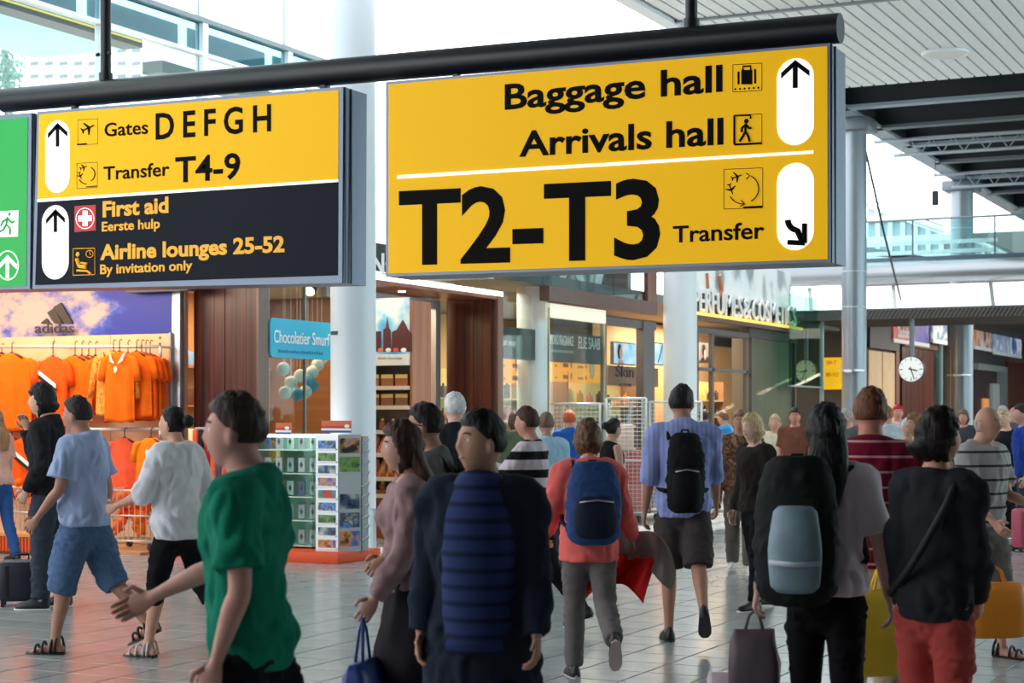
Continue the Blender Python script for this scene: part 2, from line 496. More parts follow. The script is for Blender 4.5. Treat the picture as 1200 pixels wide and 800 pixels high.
# columns
def column(px, X, dia, ztop, mat, label, sleeve=None):
    p = PX(px, HZ, X)
    t = thing('column', label, 'column', (p.x, p.y, 0))
    z0 = sleeve[0] if sleeve else 0
    MB().cyl((p.x, p.y, z0), (p.x, p.y, ztop), dia / 2, 40).build('shaft', mat, t, 'auto')
    if sleeve:
        MB().cyl((p.x, p.y, 0), (p.x, p.y, z0), dia / 2 + 0.004, 40).build('sleeve', sleeve[1], t, 'auto')
    return p
COLW = M((222, 230, 238), 0.35)
COLG = M((138, 148, 156), 0.28, 0.35)
p = column(414, -10.40, 0.52, 10.0, COLW, 'thick white column with a steel foot beside the postcard rack', (0.52, STEEL))
MB().box(p.x + 0.10, p.x + 0.16, p.y - 0.256, p.y - 0.24, 0.02, 0.5).build('kick_strip', M((170, 205, 230), 0.4), bpy.data.objects['column'])
MB().box(p.x - 0.14, p.x - 0.05, p.y - 0.262, p.y - 0.24, 2.5, 2.54).build('tag_plate', DARKGREY, bpy.data.objects['column'])
column(624, -11.5, 0.48, 3.55, COLW, 'white column standing behind the glass of the perfume booth')
column(797, -10.0, 0.55, 5.2, M((232, 236, 240), 0.4), 'plain white column in front of the perfume shop doors')
for px, dia, lab in ((1001, 0.45, 'nearer round grey column beside the mirrored yellow sign and clock'), (1127, 0.52, 'farther round grey column between the dark wood walls')):
    p = column(px, XC + 0.1, dia, ZC, COLG, lab)
    c = bpy.data.objects['column.003' if px == 1001 else 'column.004']
    for z in ((3.55, 4.2) if px == 1001 else (5.9,)):
        MB().cyl((p.x, p.y, z), (p.x, p.y, z + 0.02), dia / 2 + 0.006, 32).build('joint_band', M((190, 198, 204), 0.4), c, 'auto')
    q = PX(px - 3, 435 if px == 1001 else 440, XC + 0.1)
    MB().rbox((q.x, q.y - dia / 2, q.z), 0.14, 0.06, 0.05, 0.01).build('emergency_light', WHITE, c, 'auto')
    MB().cyl((q.x, q.y, q.z - 0.002), (q.x, q.y, q.z + 0.03), dia / 2 + 0.01, 32).build('strap', M((200, 206, 210), 0.3, 0.6), c, 'auto')
    MB().rbox((p.x, p.y, ZC - 0.12), dia + 0.25, dia + 0.25, 0.24, 0.03).build('capital', M((110, 118, 126), 0.4, 0.3), c, 'auto')

# upper curtain wall on the shop side
XW = -13.0
win = struct('window_1', MB().box(XW - 0.06, XW + 0.06, 4, 21.4, 4.2, 4.3), WHITE)
GCLEAR = glass((240, 250, 250), 0.6)
GTEAL = glass((186, 216, 222), 0.8)
Y0, PITCH = 8.15, 1.9
for k in range(7):
    y = Y0 + k * PITCH
    MB().box(XW - 0.05, XW + 0.07, y - 0.055, y + 0.055, 4.3, 12).build('mullion', WHITE, win)
    MB().box(XW - 0.01, XW + 0.01, y + 0.055, y + PITCH - 0.055, 4.35, 6.05).build('pane', GCLEAR, win)
    MB().box(XW - 0.01, XW + 0.01, y + 0.055, y + PITCH - 0.055, 6.09, 6.46).build('spandrel_pane', GTEAL, win)
    MB().box(XW - 0.01, XW + 0.01, y + 0.055, y + PITCH - 0.055, 6.52, 12).build('pane', GCLEAR, win)
    MB().box(XW - 0.30, XW - 0.28, y + 0.1, y + PITCH - 0.1, 6.2, 6.46).build('spandrel_lining', M((140, 172, 180), 0.5), win)
MB().box(XW - 0.05, XW + 0.08, 4, 21.4, 6.05, 6.09).build('transom', WHITE, win)
MB().box(XW - 0.05, XW + 0.08, 4, 21.4, 6.46, 6.52).build('transom', M((120, 140, 146), 0.4), win)
struct('trim_4', MB().box(XW - 0.4, XW - 0.1, 17.0, 21.4, 5.75, 5.9), M((104, 112, 112), 0.6))
# bronze edge beam seen through the glazing, and a pale block far off
t = thing('edge_beam', 'dark bronze beam with a gold stripe outside the upper windows', 'beam', (-14.6, 11, 6.44))
MB().box(-14.8, -14.5, 5, 18.4, 6.44, 6.58).build('beam_body', M((64, 60, 54), 0.5, 0.3), t)
MB().box(-14.5, -14.485, 5, 18.4, 6.50, 6.53).build('gold_strip', M((206, 176, 92), 0.35, 0.6), t)
MB().box(-16.3, -14.8, 5, 18.4, 6.46, 6.5).build('soffit', M((150, 190, 196), 0.5), t)
t = thing('office_building', 'pale office block with rows of small windows outside the glazing', 'building', (-70, 80, 0))
a, b_ = PY(-60, 20, 80), PY(168, 46, 80)
MB().box(a.x, b_.x, 80, 95, 0, b_.z).build('facade', M((236, 240, 242), 0.6), t)
WN = M((112, 122, 126), 0.4)
for py in (60, 75, 90):
    for k in range(10):
        q = PY(2 + k * 17, py, 80)
        MB().box(q.x, q.x + 0.6, 79.94, 80.1, q.z - 0.12, q.z + 0.12).build('window', WN, t)
t = thing('tree', 'leafy tree top outside the upper window behind the black beam', 'tree', tuple(PY(12, 200, 40)))
random.seed(3)
m = MB()
for k in range(700):
    q = PY(random.gauss(8, 9), random.gauss(92, 22), 40 + random.random() * 2)
    e = Euler((random.random() * 6, random.random() * 6, random.random() * 6)).to_matrix()
    s = 0.09
    m.add([q + e @ Vector(w) for w in ((-s, 0, 0), (0, -s * .5, 0), (s, 0, 0), (0, s * .5, 0.02))], [(0, 1, 2, 3)])
m.build('foliage', M((106, 134, 124), 0.7), t, kind='stuff')
q0 = PY(8, 330, 41); q1 = PY(8, 60, 41)
MB().tube([(q0.x, q0.y, 0), q1], [0.2, 0.05], 8).build('trunk', M((90, 84, 76), 0.8), t, True)

# roof glazing bars between the slats and the curtain wall
for i, (x, z) in enumerate(((-9.4, 8.6), (-10.5, 9.0), (-11.7, 9.4))):
    struct('trim_%d' % (5 + i), MB().box(x - 0.02, x + 0.02, 0, 40, z, z + 0.05), WHITE)

struct('sun_block_roof', MB().box(-13.4, -8.75, -6, 23.0, 10.0, 10.2), WHITE)  # unseen roof slab added to keep sun and sky light off the left floor
# shop block behind the facade line X = -11
XF = -11.0
DKWALL = M((52, 53, 56), 0.6)
struct('wall_left', MB().box(-19, -18.8, 4, 70, 0, 4.2), M((150, 120, 96), 0.7))
struct('ceiling_3', MB().box(-18.8, XF - 0.9, 15.0, 22.3, 3.34, 3.5), M((210, 200, 188), 0.6))
struct('ceiling_4', MB().box(-18.8, XF - 0.08, 22.3, 40.0, 3.55, 3.7), M((120, 122, 120), 0.6))
struct('ceiling_5', MB().box(-18.8, XC + 3.5, 40.2, 68, 4.25, 4.45), M((62, 60, 60), 0.6))
struct('wall_right', MB().box(8.8, 9, -6, 13.9, 0, ZC), M((120, 124, 128), 0.6))  # unseen wall, made solid nearby to hold side daylight off the foreground
struct('added_wall_front', MB().box(-13, 9, -6.2, -6, 0, ZC), M((196, 200, 204), 0.6))  # unseen wall added behind the camera to cut frontal light and bounce some
w2 = struct('added_window', MB().box(8.8, 9, 14, 68, 0, 0.4), M((150, 156, 160), 0.5))  # unseen side windows added to let more daylight in from the right
for k in range(14):
    y = 14 + k * 4
    MB().box(8.84, 8.96, y - .06, y + .06, 0.4, 8.3).build('mullion', WHITE, w2)
    if k < 13: MB().box(8.89, 8.91, y + .06, y + 3.94, 0.45, 8.3).build('pane', GCLEAR, w2)
struct('wall_back', MB().box(-18.8, 8.8, 68, 68.2, 0, 8.6), M((96, 92, 90), 0.6))
# ================================================================== HANGING SIGNS
YS = 11.6
TILT = 0.0075
SIGN_Y = M((240, 182, 8), 0.55, emit=0.34, spec=0.2)
SIGN_DK = M((29, 33, 43), 0.6, spec=0.1)
SIGN_BK = M((16, 14, 12), 0.6, spec=0.05)
SIGN_W = M((250, 250, 246), 0.5, emit=0.75)
SIGN_YT = M((246, 176, 20), 0.5, emit=0.22)
HOUSING = M((116, 128, 146), 0.4, 0.35)
UX, UZ = Vector((1, 0, -TILT)).normalized(), Vector((TILT, 0, 1)).normalized()
def sq(px, py, dy=0.0):          # a point of the sign face
    p = PY(px, py, YS); return p + Vector((0, -dy, 0))
def sign_root(label, px, py):
    return thing('overhead_sign', label, 'sign', tuple(sq(px, py) + Vector((0, 0.18, 0))))
def para(mb, a, b, c, d, off):   # face quad given by four corner pixels, pushed towards -Y
    return mb.prism([sq(*q) for q in (a, b, c, d)], (0, off, 0))
def sign_text(root, body, pl, pr, cap, bold, mat, name='lettering', dy=0.006, space=1.0):
    """baseline pixels pl -> pr, capitals `cap` px tall at the left end"""
    a, b_ = sq(*pl, dy), sq(*pr, dy)
    h = cap * (YS / ray(pl[0])[1]) / F
    whole = text(MB(), body, a, b_ - a, (0, 0, 1), (b_ - a).length, h, bold, 0.004, space=space)
    # one part per word: cut at the widest gaps between letters
    n = body.count(' '); gaps = []; right = None
    for lo, hi in sorted((min(whole.v[i][0] for i in f), max(whole.v[i][0] for i in f)) for f in whole.f):
        if right is not None and lo > right: gaps.append((lo - right, (lo + right) / 2))
        right = hi if right is None else max(right, hi)
    gaps = sorted(gaps, reverse=True)[:n]
    cuts = sorted(g_[1] for g_ in gaps)
    for w_ in range(n + 1):
        lo, hi = (cuts[w_ - 1] if w_ else -1e9), (cuts[w_] if w_ < n else 1e9)
        keep = {}; mb = MB()
        for i, v in enumerate(whole.v):
            if lo < v[0] <= hi: keep[i] = len(mb.v); mb.v.append(v)
        mb.f = [tuple(keep[i] for i in f) for f in whole.f if all(i in keep for i in f)]
        mb.build(name, mat, root)
def pill(root, x0, x1, y0, y1, name='arrow_pill'):
    a, b_ = sq(x0, y1, 0.010), sq(x1, y0, 0.010)
    r = (b_.x - a.x) / 2; cx = a.x + r
    pts = [(cx + r * math.cos(t), a.y, b_.z - r + r * math.sin(t)) for t in np.linspace(0, math.pi, 13)]
    pts += [(cx - r * math.cos(t), a.y, a.z + r - r * math.sin(t)) for t in np.linspace(0, math.pi, 13)]
    return MB().prism(pts, (0, 0.006, 0)).build(name, SIGN_W, root), cx, r
def arrow(parent, px, py, size, ang=0.0, name='arrow', mat=None):
    """bold open-headed arrow, size px, tip at the pixel, pointing up turned by ang"""
    k = (YS / ray(px)[1]) / F
    s = size * k; tip = sq(px, py, 0.014)
    ca, sa = math.cos(ang), math.sin(ang)
    P = lambda x, z: Vector((tip.x + (x * ca + z * sa) * s, tip.y, tip.z + (-x * sa + z * ca) * s))
    m = MB()
    m.prism([P(0, 0), P(.52, -.42), P(.52, -.62), P(0, -.2)], (0, .004, 0)).prism([P(0, 0), P(0, -.2), P(-.52, -.62), P(-.52, -.42)], (0, .004, 0))
    m.prism([P(-.09, -.1), P(.09, -.1), P(.09, -1), P(-.09, -1)], (0, .004, 0))
    return m.build(name, mat or SIGN_BK, parent)
def frame_px(root, x0, y0, x1, y1, w=1.0, sl=-0.07, mat=None, name='pictogram_frame'):
    m = MB(); d = sl * (x1 - x0)
    c = [(x0, y0), (x1, y0 + d), (x1, y1 + d), (x0, y1)]
    P = [sq(*q, 0.005) for q in c]
    for i in range(4):
        m.tube([P[i], P[(i + 1) % 4]], w * 0.0033, 4)
    return m.build(name, mat or M((120, 84, 10), 0.5), root)
def strokes(root, name, paths, w, mat=None, dy=0.010, dots=()):
    m = MB()
    for path in paths:
        m.tube([sq(x, y, dy) for x, y in path], w * 0.0033, 6)
    for x, y, r in dots:
        m.sphere(sq(x, y, dy), r * 0.0065, 10, 6, (1, 0.3, 1))
    return m.build(name, mat or SIGN_BK, root)
def plane_icon(root, cx, cy, s, ang, mat=None):
    ca, sa = math.cos(ang), math.sin(ang)
    P = lambda x, y: sq(cx + (x * ca - y * sa) * s, cy + (x * sa + y * ca) * s, 0.007)
    m = MB()
    m.prism([P(-1, -.1), P(.8, -.1), P(1, 0), P(.8, .1), P(-1, .1)], (0, .004, 0))
    m.prism([P(.35, 0), P(-.25, -.95), P(-.45, -.95), P(-.1, 0)], (0, .004, 0)).prism([P(.35, 0), P(-.1, 0), P(-.45, .95), P(-.25, .95)], (0, .004, 0))
    m.prism([P(-.7, 0), P(-.95, -.42), P(-1.1, -.42), P(-1, 0)], (0, .004, 0)).prism([P(-.7, 0), P(-1, 0), P(-1.1, .42), P(-.95, .42)], (0, .004, 0))
    return m.build('plane_symbol', mat or SIGN_BK, root)
def arc(cx, cy, r, a0, a1, n=12, ry=1.0):
    return [(cx + r * math.cos(R(a)), cy + r * ry * math.sin(R(a))) for a in np.linspace(a0, a1, n)]
def housing(root, corners, depth, grooves=True):
    m = MB(); m.prism([sq(*q) for q in corners], (0, depth, 0)); h = m.build('housing', HOUSING, root)
    (x1, y1), (x2, y2) = corners[1], corners[2]
    a, b_ = sq(x1, y1), sq(x2, y2)
    for k in (0.06, 0.3):
        MB().box(a.x, a.x + 0.012, YS + depth * k, YS + depth * (k + 0.03), b_.z, a.z).build('groove', M((70, 80, 96), 0.4, 0.3), h)
    return h

# --- large yellow sign
rs = sign_root('large yellow sign giving baggage hall, arrivals hall and T2-T3', 712, 315)
housing(rs, [(452, 96), (972, 50.5), (973, 307), (452, 324)], 0.40)
para(MB(), (455.5, 99), (969.5, 54), (970, 303.5), (455.5, 320.5), -0.004).build('face_panel', SIGN_Y, rs)
sign_text(rs, 'Baggage hall', (592, 128), (847, 106.5), 29, 0.022, SIGN_BK)
sign_text(rs, 'Arrivals hall', (609, 183), (848, 168.5), 29, 0.022, SIGN_BK)
sign_text(rs, 'T2-T3', (468, 308), (774, 299.5), 84, 0.026, SIGN_BK)
sign_text(rs, 'Transfer', (789, 284), (896, 279), 19, 0.016, SIGN_BK)
para(MB(), (466, 205.5), (953.5, 176.5), (953.5, 179.8), (466, 209.5), -0.010).build('divider_line', SIGN_W, rs)
pl, _, _ = pill(rs, 911, 954, 66.5, 171.5)
arrow(pl, 932.5, 70.5, 33)
pl, _, _ = pill(rs, 911, 954, 189.5, 294)
m = MB()
strokes(pl, 'arrow', [arc(912 + 24, 258, 12, 180, 95, 8) + [(941, 283)]], 7)
strokes(pl, 'arrow', [[(924, 284), (944, 285)], [(943.5, 285), (943.5, 262)]], 6)
frame_px(rs, 859, 76, 893, 108, 0.8, -0.06)
m = MB()
for (x0, y0, x1, y1) in ((864.5, 84, 867, 99), (869, 82, 882, 99), (884, 81, 886.5, 98)):
    m.prism([sq(x0, y0, .006), sq(x1, y0, .006), sq(x1, y1, .006), sq(x0, y1, .006)], (0, .004, 0))
m.tube([sq(871, 82, .006), sq(871, 78, .006), sq(880, 77.5, .006), sq(880, 82, .006)], 0.007, 6)
for k in range(6):
    m.sphere(sq(862 + k * 5.4, 104.6 - k * 0.35, .006), 0.008, 8, 5, (1, .4, 1))
m.build('suitcase_symbol', SIGN_BK, rs)
frame_px(rs, 861, 135, 893, 170, 0.8, -0.05)
strokes(rs, 'walker_symbol', [[(861, 169), (861, 136), (880, 135), (880, 139)], [(861, 169.5), (893, 168)]], 2.4)
strokes(rs, 'walker_symbol', [[(874.5, 145), (874, 154), (877.5, 160), (879, 166)], [(874, 154), (871, 160), (867, 166)], [(874.5, 146.5), (870, 150), (869.5, 155)], [(875, 146.5), (878.5, 150.5), (881, 150)]], 2.6, dots=((875, 142, 2.6),))
frame_px(rs, 848.5, 198.5, 894, 245, 0.8, -0.04)
strokes(rs, 'transfer_symbol', [arc(873, 221, 16.5, -62, 62), arc(871, 222, 17, 150, 85, 8), [(875, 203), (879, 206), (875, 210)], [(869, 235), (873, 239), (868, 242)]], 1.2)
strokes(rs, 'transfer_symbol', [[(872, 243.3), (893.5, 242.3)]], 2.6)
plane_icon(rs, 864, 207, 6.5, R(-20)); plane_icon(rs, 857, 222, 6.5, R(70))

# --- yellow and dark sign
ls = sign_root('yellow and dark hanging sign with gates, first aid and lounges', 220, 330)
housing(ls, [(43.5, 131), (402, 101.5), (401, 331.5), (38, 338.5)], 0.36)
para(MB(), (46, 134), (397, 105.5), (396.5, 210), (44.5, 233.5), -0.004).build('face_panel', SIGN_Y, ls)
para(MB(), (44.5, 237), (396.5, 213.5), (396, 322.5), (41.5, 334), -0.004).build('face_panel', SIGN_DK, ls)
para(MB(), (44.5, 233.5), (396.5, 210), (396.5, 213), (44.5, 236.8), -0.008).build('divider_line', SIGN_W, ls)
sign_text(ls, 'Gates', (123, 160), (174, 156.5), 15.5, 0.012, SIGN_BK)
sign_text(ls, 'DEFGH', (183, 163), (318, 153), 30, 0.018, SIGN_BK, space=1.5)
sign_text(ls, 'Transfer', (122, 211), (199, 205.5), 15.5, 0.012, SIGN_BK)
sign_text(ls, 'T4-9', (206, 213.5), (282, 208.5), 29, 0.018, SIGN_BK)
sign_text(ls, 'First aid', (121, 254), (198, 248.5), 18, 0.034, SIGN_YT)
sign_text(ls, 'Eerste hulp', (120, 271), (188, 267), 11, 0.022, SIGN_YT)
sign_text(ls, 'Airline lounges 25-52', (118, 304), (334, 294.5), 17.5, 0.034, SIGN_YT)
sign_text(ls, 'By invitation only', (118, 321), (226, 316), 11, 0.022, SIGN_YT)
pl, _, _ = pill(ls, 54, 82, 140, 227); arrow(pl, 68.5, 144, 28)
pl, _, _ = pill(ls, 50, 81, 239.5, 328); arrow(pl, 66, 245, 27)
frame_px(ls, 91.5, 140.5, 115, 170, 0.7, -0.06); plane_icon(ls, 104, 150, 8, R(-25)); strokes(ls, 'runway_symbol', [[(91.5, 169.5), (102, 168.7)]], 2)
frame_px(ls, 90.5, 191.5, 114.5, 221, 0.7, -0.06)
strokes(ls, 'transfer_symbol', [arc(103, 204, 9, -60, 60), arc(102, 206, 9.5, 150, 90, 8), [(102, 219), (114.5, 218)]], 1.2)
plane_icon(ls, 98.5, 196, 4.2, R(-20)); plane_icon(ls, 94.5, 206, 4.2, R(70))
RED = M((206, 30, 34), 0.5)
para(MB(), (88, 241.5), (113, 240), (113, 270), (88, 272), -0.008).build('first_aid_panel', RED, ls)
strokes(ls, 'first_aid_ring', [arc(100.5, 256, 10.5, 0, 360, 25, 1.15)], 1.0, SIGN_W, 0.010)
m = MB(); para(m, (98, 247), (103.5, 247), (103.5, 265), (98, 265), -0.013); para(m, (93, 253), (108.5, 252.5), (108.5, 259), (93, 259.5), -0.0135)
m.build('first_aid_cross', SIGN_W, ls)
frame_px(ls, 86, 291.5, 111.5, 322.5, 1.1, -0.03, SIGN_YT)
strokes(ls, 'lounge_symbol', [[(91, 303), (94, 312), (102, 313)]], 5.5, SIGN_YT, dots=((92, 298, 3.2),))
strokes(ls, 'lounge_symbol', [[(91, 317), (103, 317.5), (107.5, 321)], [(96, 308), (103, 309)]], 3, SIGN_YT)
strokes(ls, 'clock_symbol', [arc(106, 297.5, 4.2, 0, 360, 17), [(106, 294.5), (106, 298), (108, 298)]], 1.0, SIGN_YT)

# --- green exit sign, cut by the frame
gs = sign_root('green emergency exit sign beside the yellow and dark sign', 5, 338)
GREEN = M((8, 168, 66), 0.5, emit=0.22)
housing(gs, [(-130, 145), (37, 132), (35, 338.5), (-130, 342)], 0.36)
para(MB(), (-126, 148), (33, 137.5), (31, 335), (-126, 339), -0.004).build('face_panel', GREEN, gs)
m = MB(); para(m, (-2, 248), (22, 246.5), (21.5, 277), (-2, 278), -0.008); m.build('exit_panel', SIGN_W, gs)
strokes(gs, 'runner_symbol', [[(10, 254), (8.5, 263), (13, 268), (12.5, 275)], [(8.5, 263), (5, 269), (0, 272)], [(10, 256), (4, 260), (2, 265)], [(10, 256), (15, 261), (18, 259)]], 3, GREEN, dots=((12, 251, 2.6),))
strokes(gs, 'arrow_ring', [arc(10, 311, 12.5, 0, 360, 29, 1.35)], 1.5, SIGN_W)
arrow(gs, 10, 299, 27, 0, 'arrow', SIGN_W)

# --- carrying tube and its hangers
a, b_ = PY(5, 118, YS + 0.2), PY(985, 33, YS + 0.2)
bt = thing('sign_beam', 'long black tube beam carrying the overhead signs', 'beam', tuple(a))
TUBE = M((17, 19, 26), 0.38, 0.1)
MB().cyl(a, b_, 0.105, 28).build('tube', TUBE, bt, 'auto')
for px in (124, 810):
    q = PY(px, 60, YS + 0.2); zz = a.z + (b_.z - a.z) * (q.x - a.x) / (b_.x - a.x)
    h = MB().cyl((q.x, q.y, zz), (q.x, q.y, ZC + 0.1 if px > 500 else 9.6), 0.045, 14).build('hanger_pole', TUBE, bt, 'auto')
    MB().cyl((q.x, q.y, zz + 0.09), (q.x, q.y, zz + 0.16), 0.06, 14).build('collar', TUBE, h, 'auto')
    m = MB()
    for s in (-1, 1):
        m.cyl((q.x + s * 0.05, q.y - .03, zz + 0.32), (q.x + s * 0.075, q.y - .03, zz + 0.32), 0.016, 8)
    m.build('bolt', TUBE, h, 'auto')
for px in (88, 380, 535, 899):
    q = PY(px, 60, YS + 0.2); zz = a.z + (b_.z - a.z) * (q.x - a.x) / (b_.x - a.x)
    MB().box(q.x - 0.02, q.x + 0.02, q.y - 0.03, q.y + 0.03, zz - 0.19, zz - 0.09).build('sign_bracket', TUBE, bt)
# tie bar up to the roof over the far end of the first pole
# ================================================================== SPORTS SHIRT WALL
YA = 16.85
def fab(o): return o
# mural: flat print of sky and clouds
def sky_print():
    m, nt, b = new_mat('sky_print'); b.inputs['Roughness'].default_value = 0.5
    tc = nt.nodes.new('ShaderNodeTexCoord'); n = nt.nodes.new('ShaderNodeTexNoise'); n.inputs['Scale'].default_value = 1.7; n.inputs['Detail'].default_value = 7; n.inputs['Roughness'].default_value = 0.62
    mp = nt.nodes.new('ShaderNodeMapping'); mp.inputs['Location'].default_value = (3.1, 0, 0.2); mp.inputs['Scale'].default_value = (1, 1, 1.5)
    sp = nt.nodes.new('ShaderNodeSeparateXYZ'); gx = nt.nodes.new('ShaderNodeMapRange')
    gx.inputs[1].default_value = 0.45; gx.inputs[2].default_value = 1.35; gx.inputs[3].default_value = 0.15; gx.inputs[4].default_value = -0.26
    ad = nt.nodes.new('ShaderNodeMath'); cr = nt.nodes.new('ShaderNodeValToRGB'); e = cr.color_ramp.elements
    e[0].position = 0.44; e[0].color = (*srgb(24, 44, 158), 1); e[1].position = 0.66; e[1].color = (*srgb(186, 168, 162), 1)
    x = e.new(0.53); x.color = (*srgb(50, 78, 184), 1)
    nt.links.new(tc.outputs['Object'], mp.inputs[0]); nt.links.new(mp.outputs[0], n.inputs['Vector']); nt.links.new(tc.outputs['Object'], sp.inputs[0])
    nt.links.new(sp.outputs['X'], gx.inputs[0]); nt.links.new(n.outputs['Fac'], ad.inputs[0]); nt.links.new(gx.outputs[0], ad.inputs[1])
    nt.links.new(ad.outputs[0], cr.inputs[0]); nt.links.new(cr.outputs[0], b.inputs['Base Color'])
    return m
a, b_ = PY(-60, 300, YA), PY(207, 300, YA)
struct('wall_shop', MB().box(-18.6, b_.x + 0.02, YA + 0.06, YA + 0.2, 0, 3.34), M((206, 150, 112), 0.7))
top = PY(100, 330, YA).z
t = thing('sky_mural', 'blue sky and clouds mural with a dark three bar sports logo', 'mural', ((a.x + b_.x) / 2, YA, 2.55))
p = MB().box(a.x, b_.x, YA, YA + 0.05, 0.0, 3.25).build('printed_panel', sky_print(), t)
q = PY(207, 400, YA)
MB().box(q.x - 0.02, q.x + 0.04, YA - 0.03, YA + 0.05, 0, 3.22).build('edge_strip', M((150, 196, 226), 0.3, 0.2), t)
LOGO = M((48, 38, 34), 0.5)
for c in (((47, 378.5), (54, 373), (58, 378.5), (53, 378.5)), ((55, 366), (63, 361), (73, 378.5), (63, 378.5)), ((62, 360), (71, 354.5), (85, 378.5), (75, 378.5))):
    MB().prism([PY(x, y, YA - 0.03) for x, y in c], (0, 0.03, 0)).build('logo_bar', LOGO, t)
A, B = PY(41, 390, YA - 0.08), PY(87, 390, YA - 0.08)
text(MB(), 'adidas', A, B - A, (0, 0, 1), (B - A).length, 0.125, 0.012, 0.012).build('lettering', LOGO, t)
# beige board with rails
a, b_ = PY(-60, 390, YA - 0.04), PY(200, 390, YA - 0.04)
bd = thing('display_board', 'beige backboard for the orange shirts below the sky mural', 'board', ((a.x + b_.x) / 2, YA - 0.04, 0))
BEIGE = M((232, 190, 146), 0.55, 0, 0.04, 3)
n = 4; w = (b_.x - a.x) / n
zt = PY(100, 393.5, YA).z
for i in range(n):
    MB().box(a.x + i * w + 0.004, a.x + (i + 1) * w - 0.004, YA - 0.07, YA - 0.005, 0.04, zt).build('panel', BEIGE, bd)
MB().box(b_.x, b_.x + 0.03, YA - 0.08, YA - 0.002, 0.04, zt + 0.01).build('edge_profile', M((176, 168, 160), 0.4, 0.5), bd)
a2 = PY(187, 440, YA - 0.08)
m = MB()
for k in range(22): m.box(a2.x - 0.012, a2.x + 0.012, YA - 0.075, YA - 0.068, 1.0 + k * 0.075, 1.03 + k * 0.075)
m.build('slot_strip', DARKGREY, bd, kind='stuff')
RAILM = M((226, 214, 204), 0.3, 0.3)
def rail(py, label, x0=-50, x1=188):
    A, B = PY(x0, py, 16.5), PY(x1, py, 16.5)
    t = thing('clothes_rail', label, 'rail', ((A.x + B.x) / 2, 16.5, A.z))
    MB().tube([A, B], 0.022, 10).build('bar', RAILM, t, True)
    for f in (0.02, 0.5, 0.98):
        q = A.lerp(B, f); MB().tube([q, (q.x, YA - 0.07, q.z)], 0.016, 8).build('bracket', RAILM, t, True)
    MB().tube([B, (B.x, B.y, B.z - 0.12)], 0.02, 8).build('end_post', RAILM, t, True)
    return A.z
zr = rail(406, 'upper clothes rail holding the orange shirts')
zr2 = rail(503, 'lower clothes rail below the hanging orange shirts')

def garment(mb, cx, cy, zt, w, h, d=0.05, turn=0.0, sl=0.28, seed=0, long=False):
    """hanging shirt: folded cloth tube with two sleeves"""
    rnd = random.Random(seed); ph = rnd.random() * 6
    ct, st = math.cos(turn), math.sin(turn)
    T = lambda x, y, z: (cx + x * ct - y * st, cy + x * st + y * ct, zt + z)
    n = 24; rings = []
    prof = [(0.0, .16), (-.03, .24), (-.07, .40), (-.12, .47), (-.25, .47), (-.5, .48), (-.75, .49), (-.95, .5), (-1.0, .5)]
    for z, hw in prof:
        zz = z * h; ring = []
        for k in range(n):
            a = 2 * math.pi * k / n
            fold = 0.014 * math.sin(5 * a + ph) * min(1, -z * 1.4) + 0.008 * math.sin(9 * a + 2 * ph) * min(1, -z)
            ring.append(T(hw * w * math.cos(a), (d * (0.55 + .45 * min(1, -z * 6))) * math.sin(a) + fold, zz + 0.012 * math.sin(3 * a + ph) * (-z)))
        rings.append(ring)
    mb.rings(rings)
    for s in (-1, 1):
        L = (0.62 if long else sl) * h
        path = [(s * .36 * w, -.07 * h), (s * .47 * w, -.12 * h), (s * (.47 * w + .14 * L), -.12 * h - .45 * L), (s * (.47 * w + .24 * L), -.12 * h - L)]
        rr = []
        for i, (x, z) in enumerate(path):
            r = (.11, .13, .12, .115)[i] * w * (1 if not long or i < 2 else .8)
            rr.append([T(x + r * math.cos(2 * math.pi * k / 12) * .9, .8 * d * math.sin(2 * math.pi * k / 12) + .006 * math.sin(3 * k + ph), z + s * r * .25 * math.cos(2 * math.pi * k / 12)) for k in range(12)])
        mb.rings(rr)
    return mb
OR1, OR2, OR3 = cloth((244, 108, 18), 0.10, 9), cloth((240, 88, 22), 0.10, 9), cloth((246, 134, 26), 0.10, 9)
PATT = print_mat([(246, 140, 24), (240, 110, 20), (250, 186, 70), (238, 96, 20)], 26, (1, 1, 0.6), detail=2, rough=0.8)
HANG = M((60, 44, 40), 0.4)
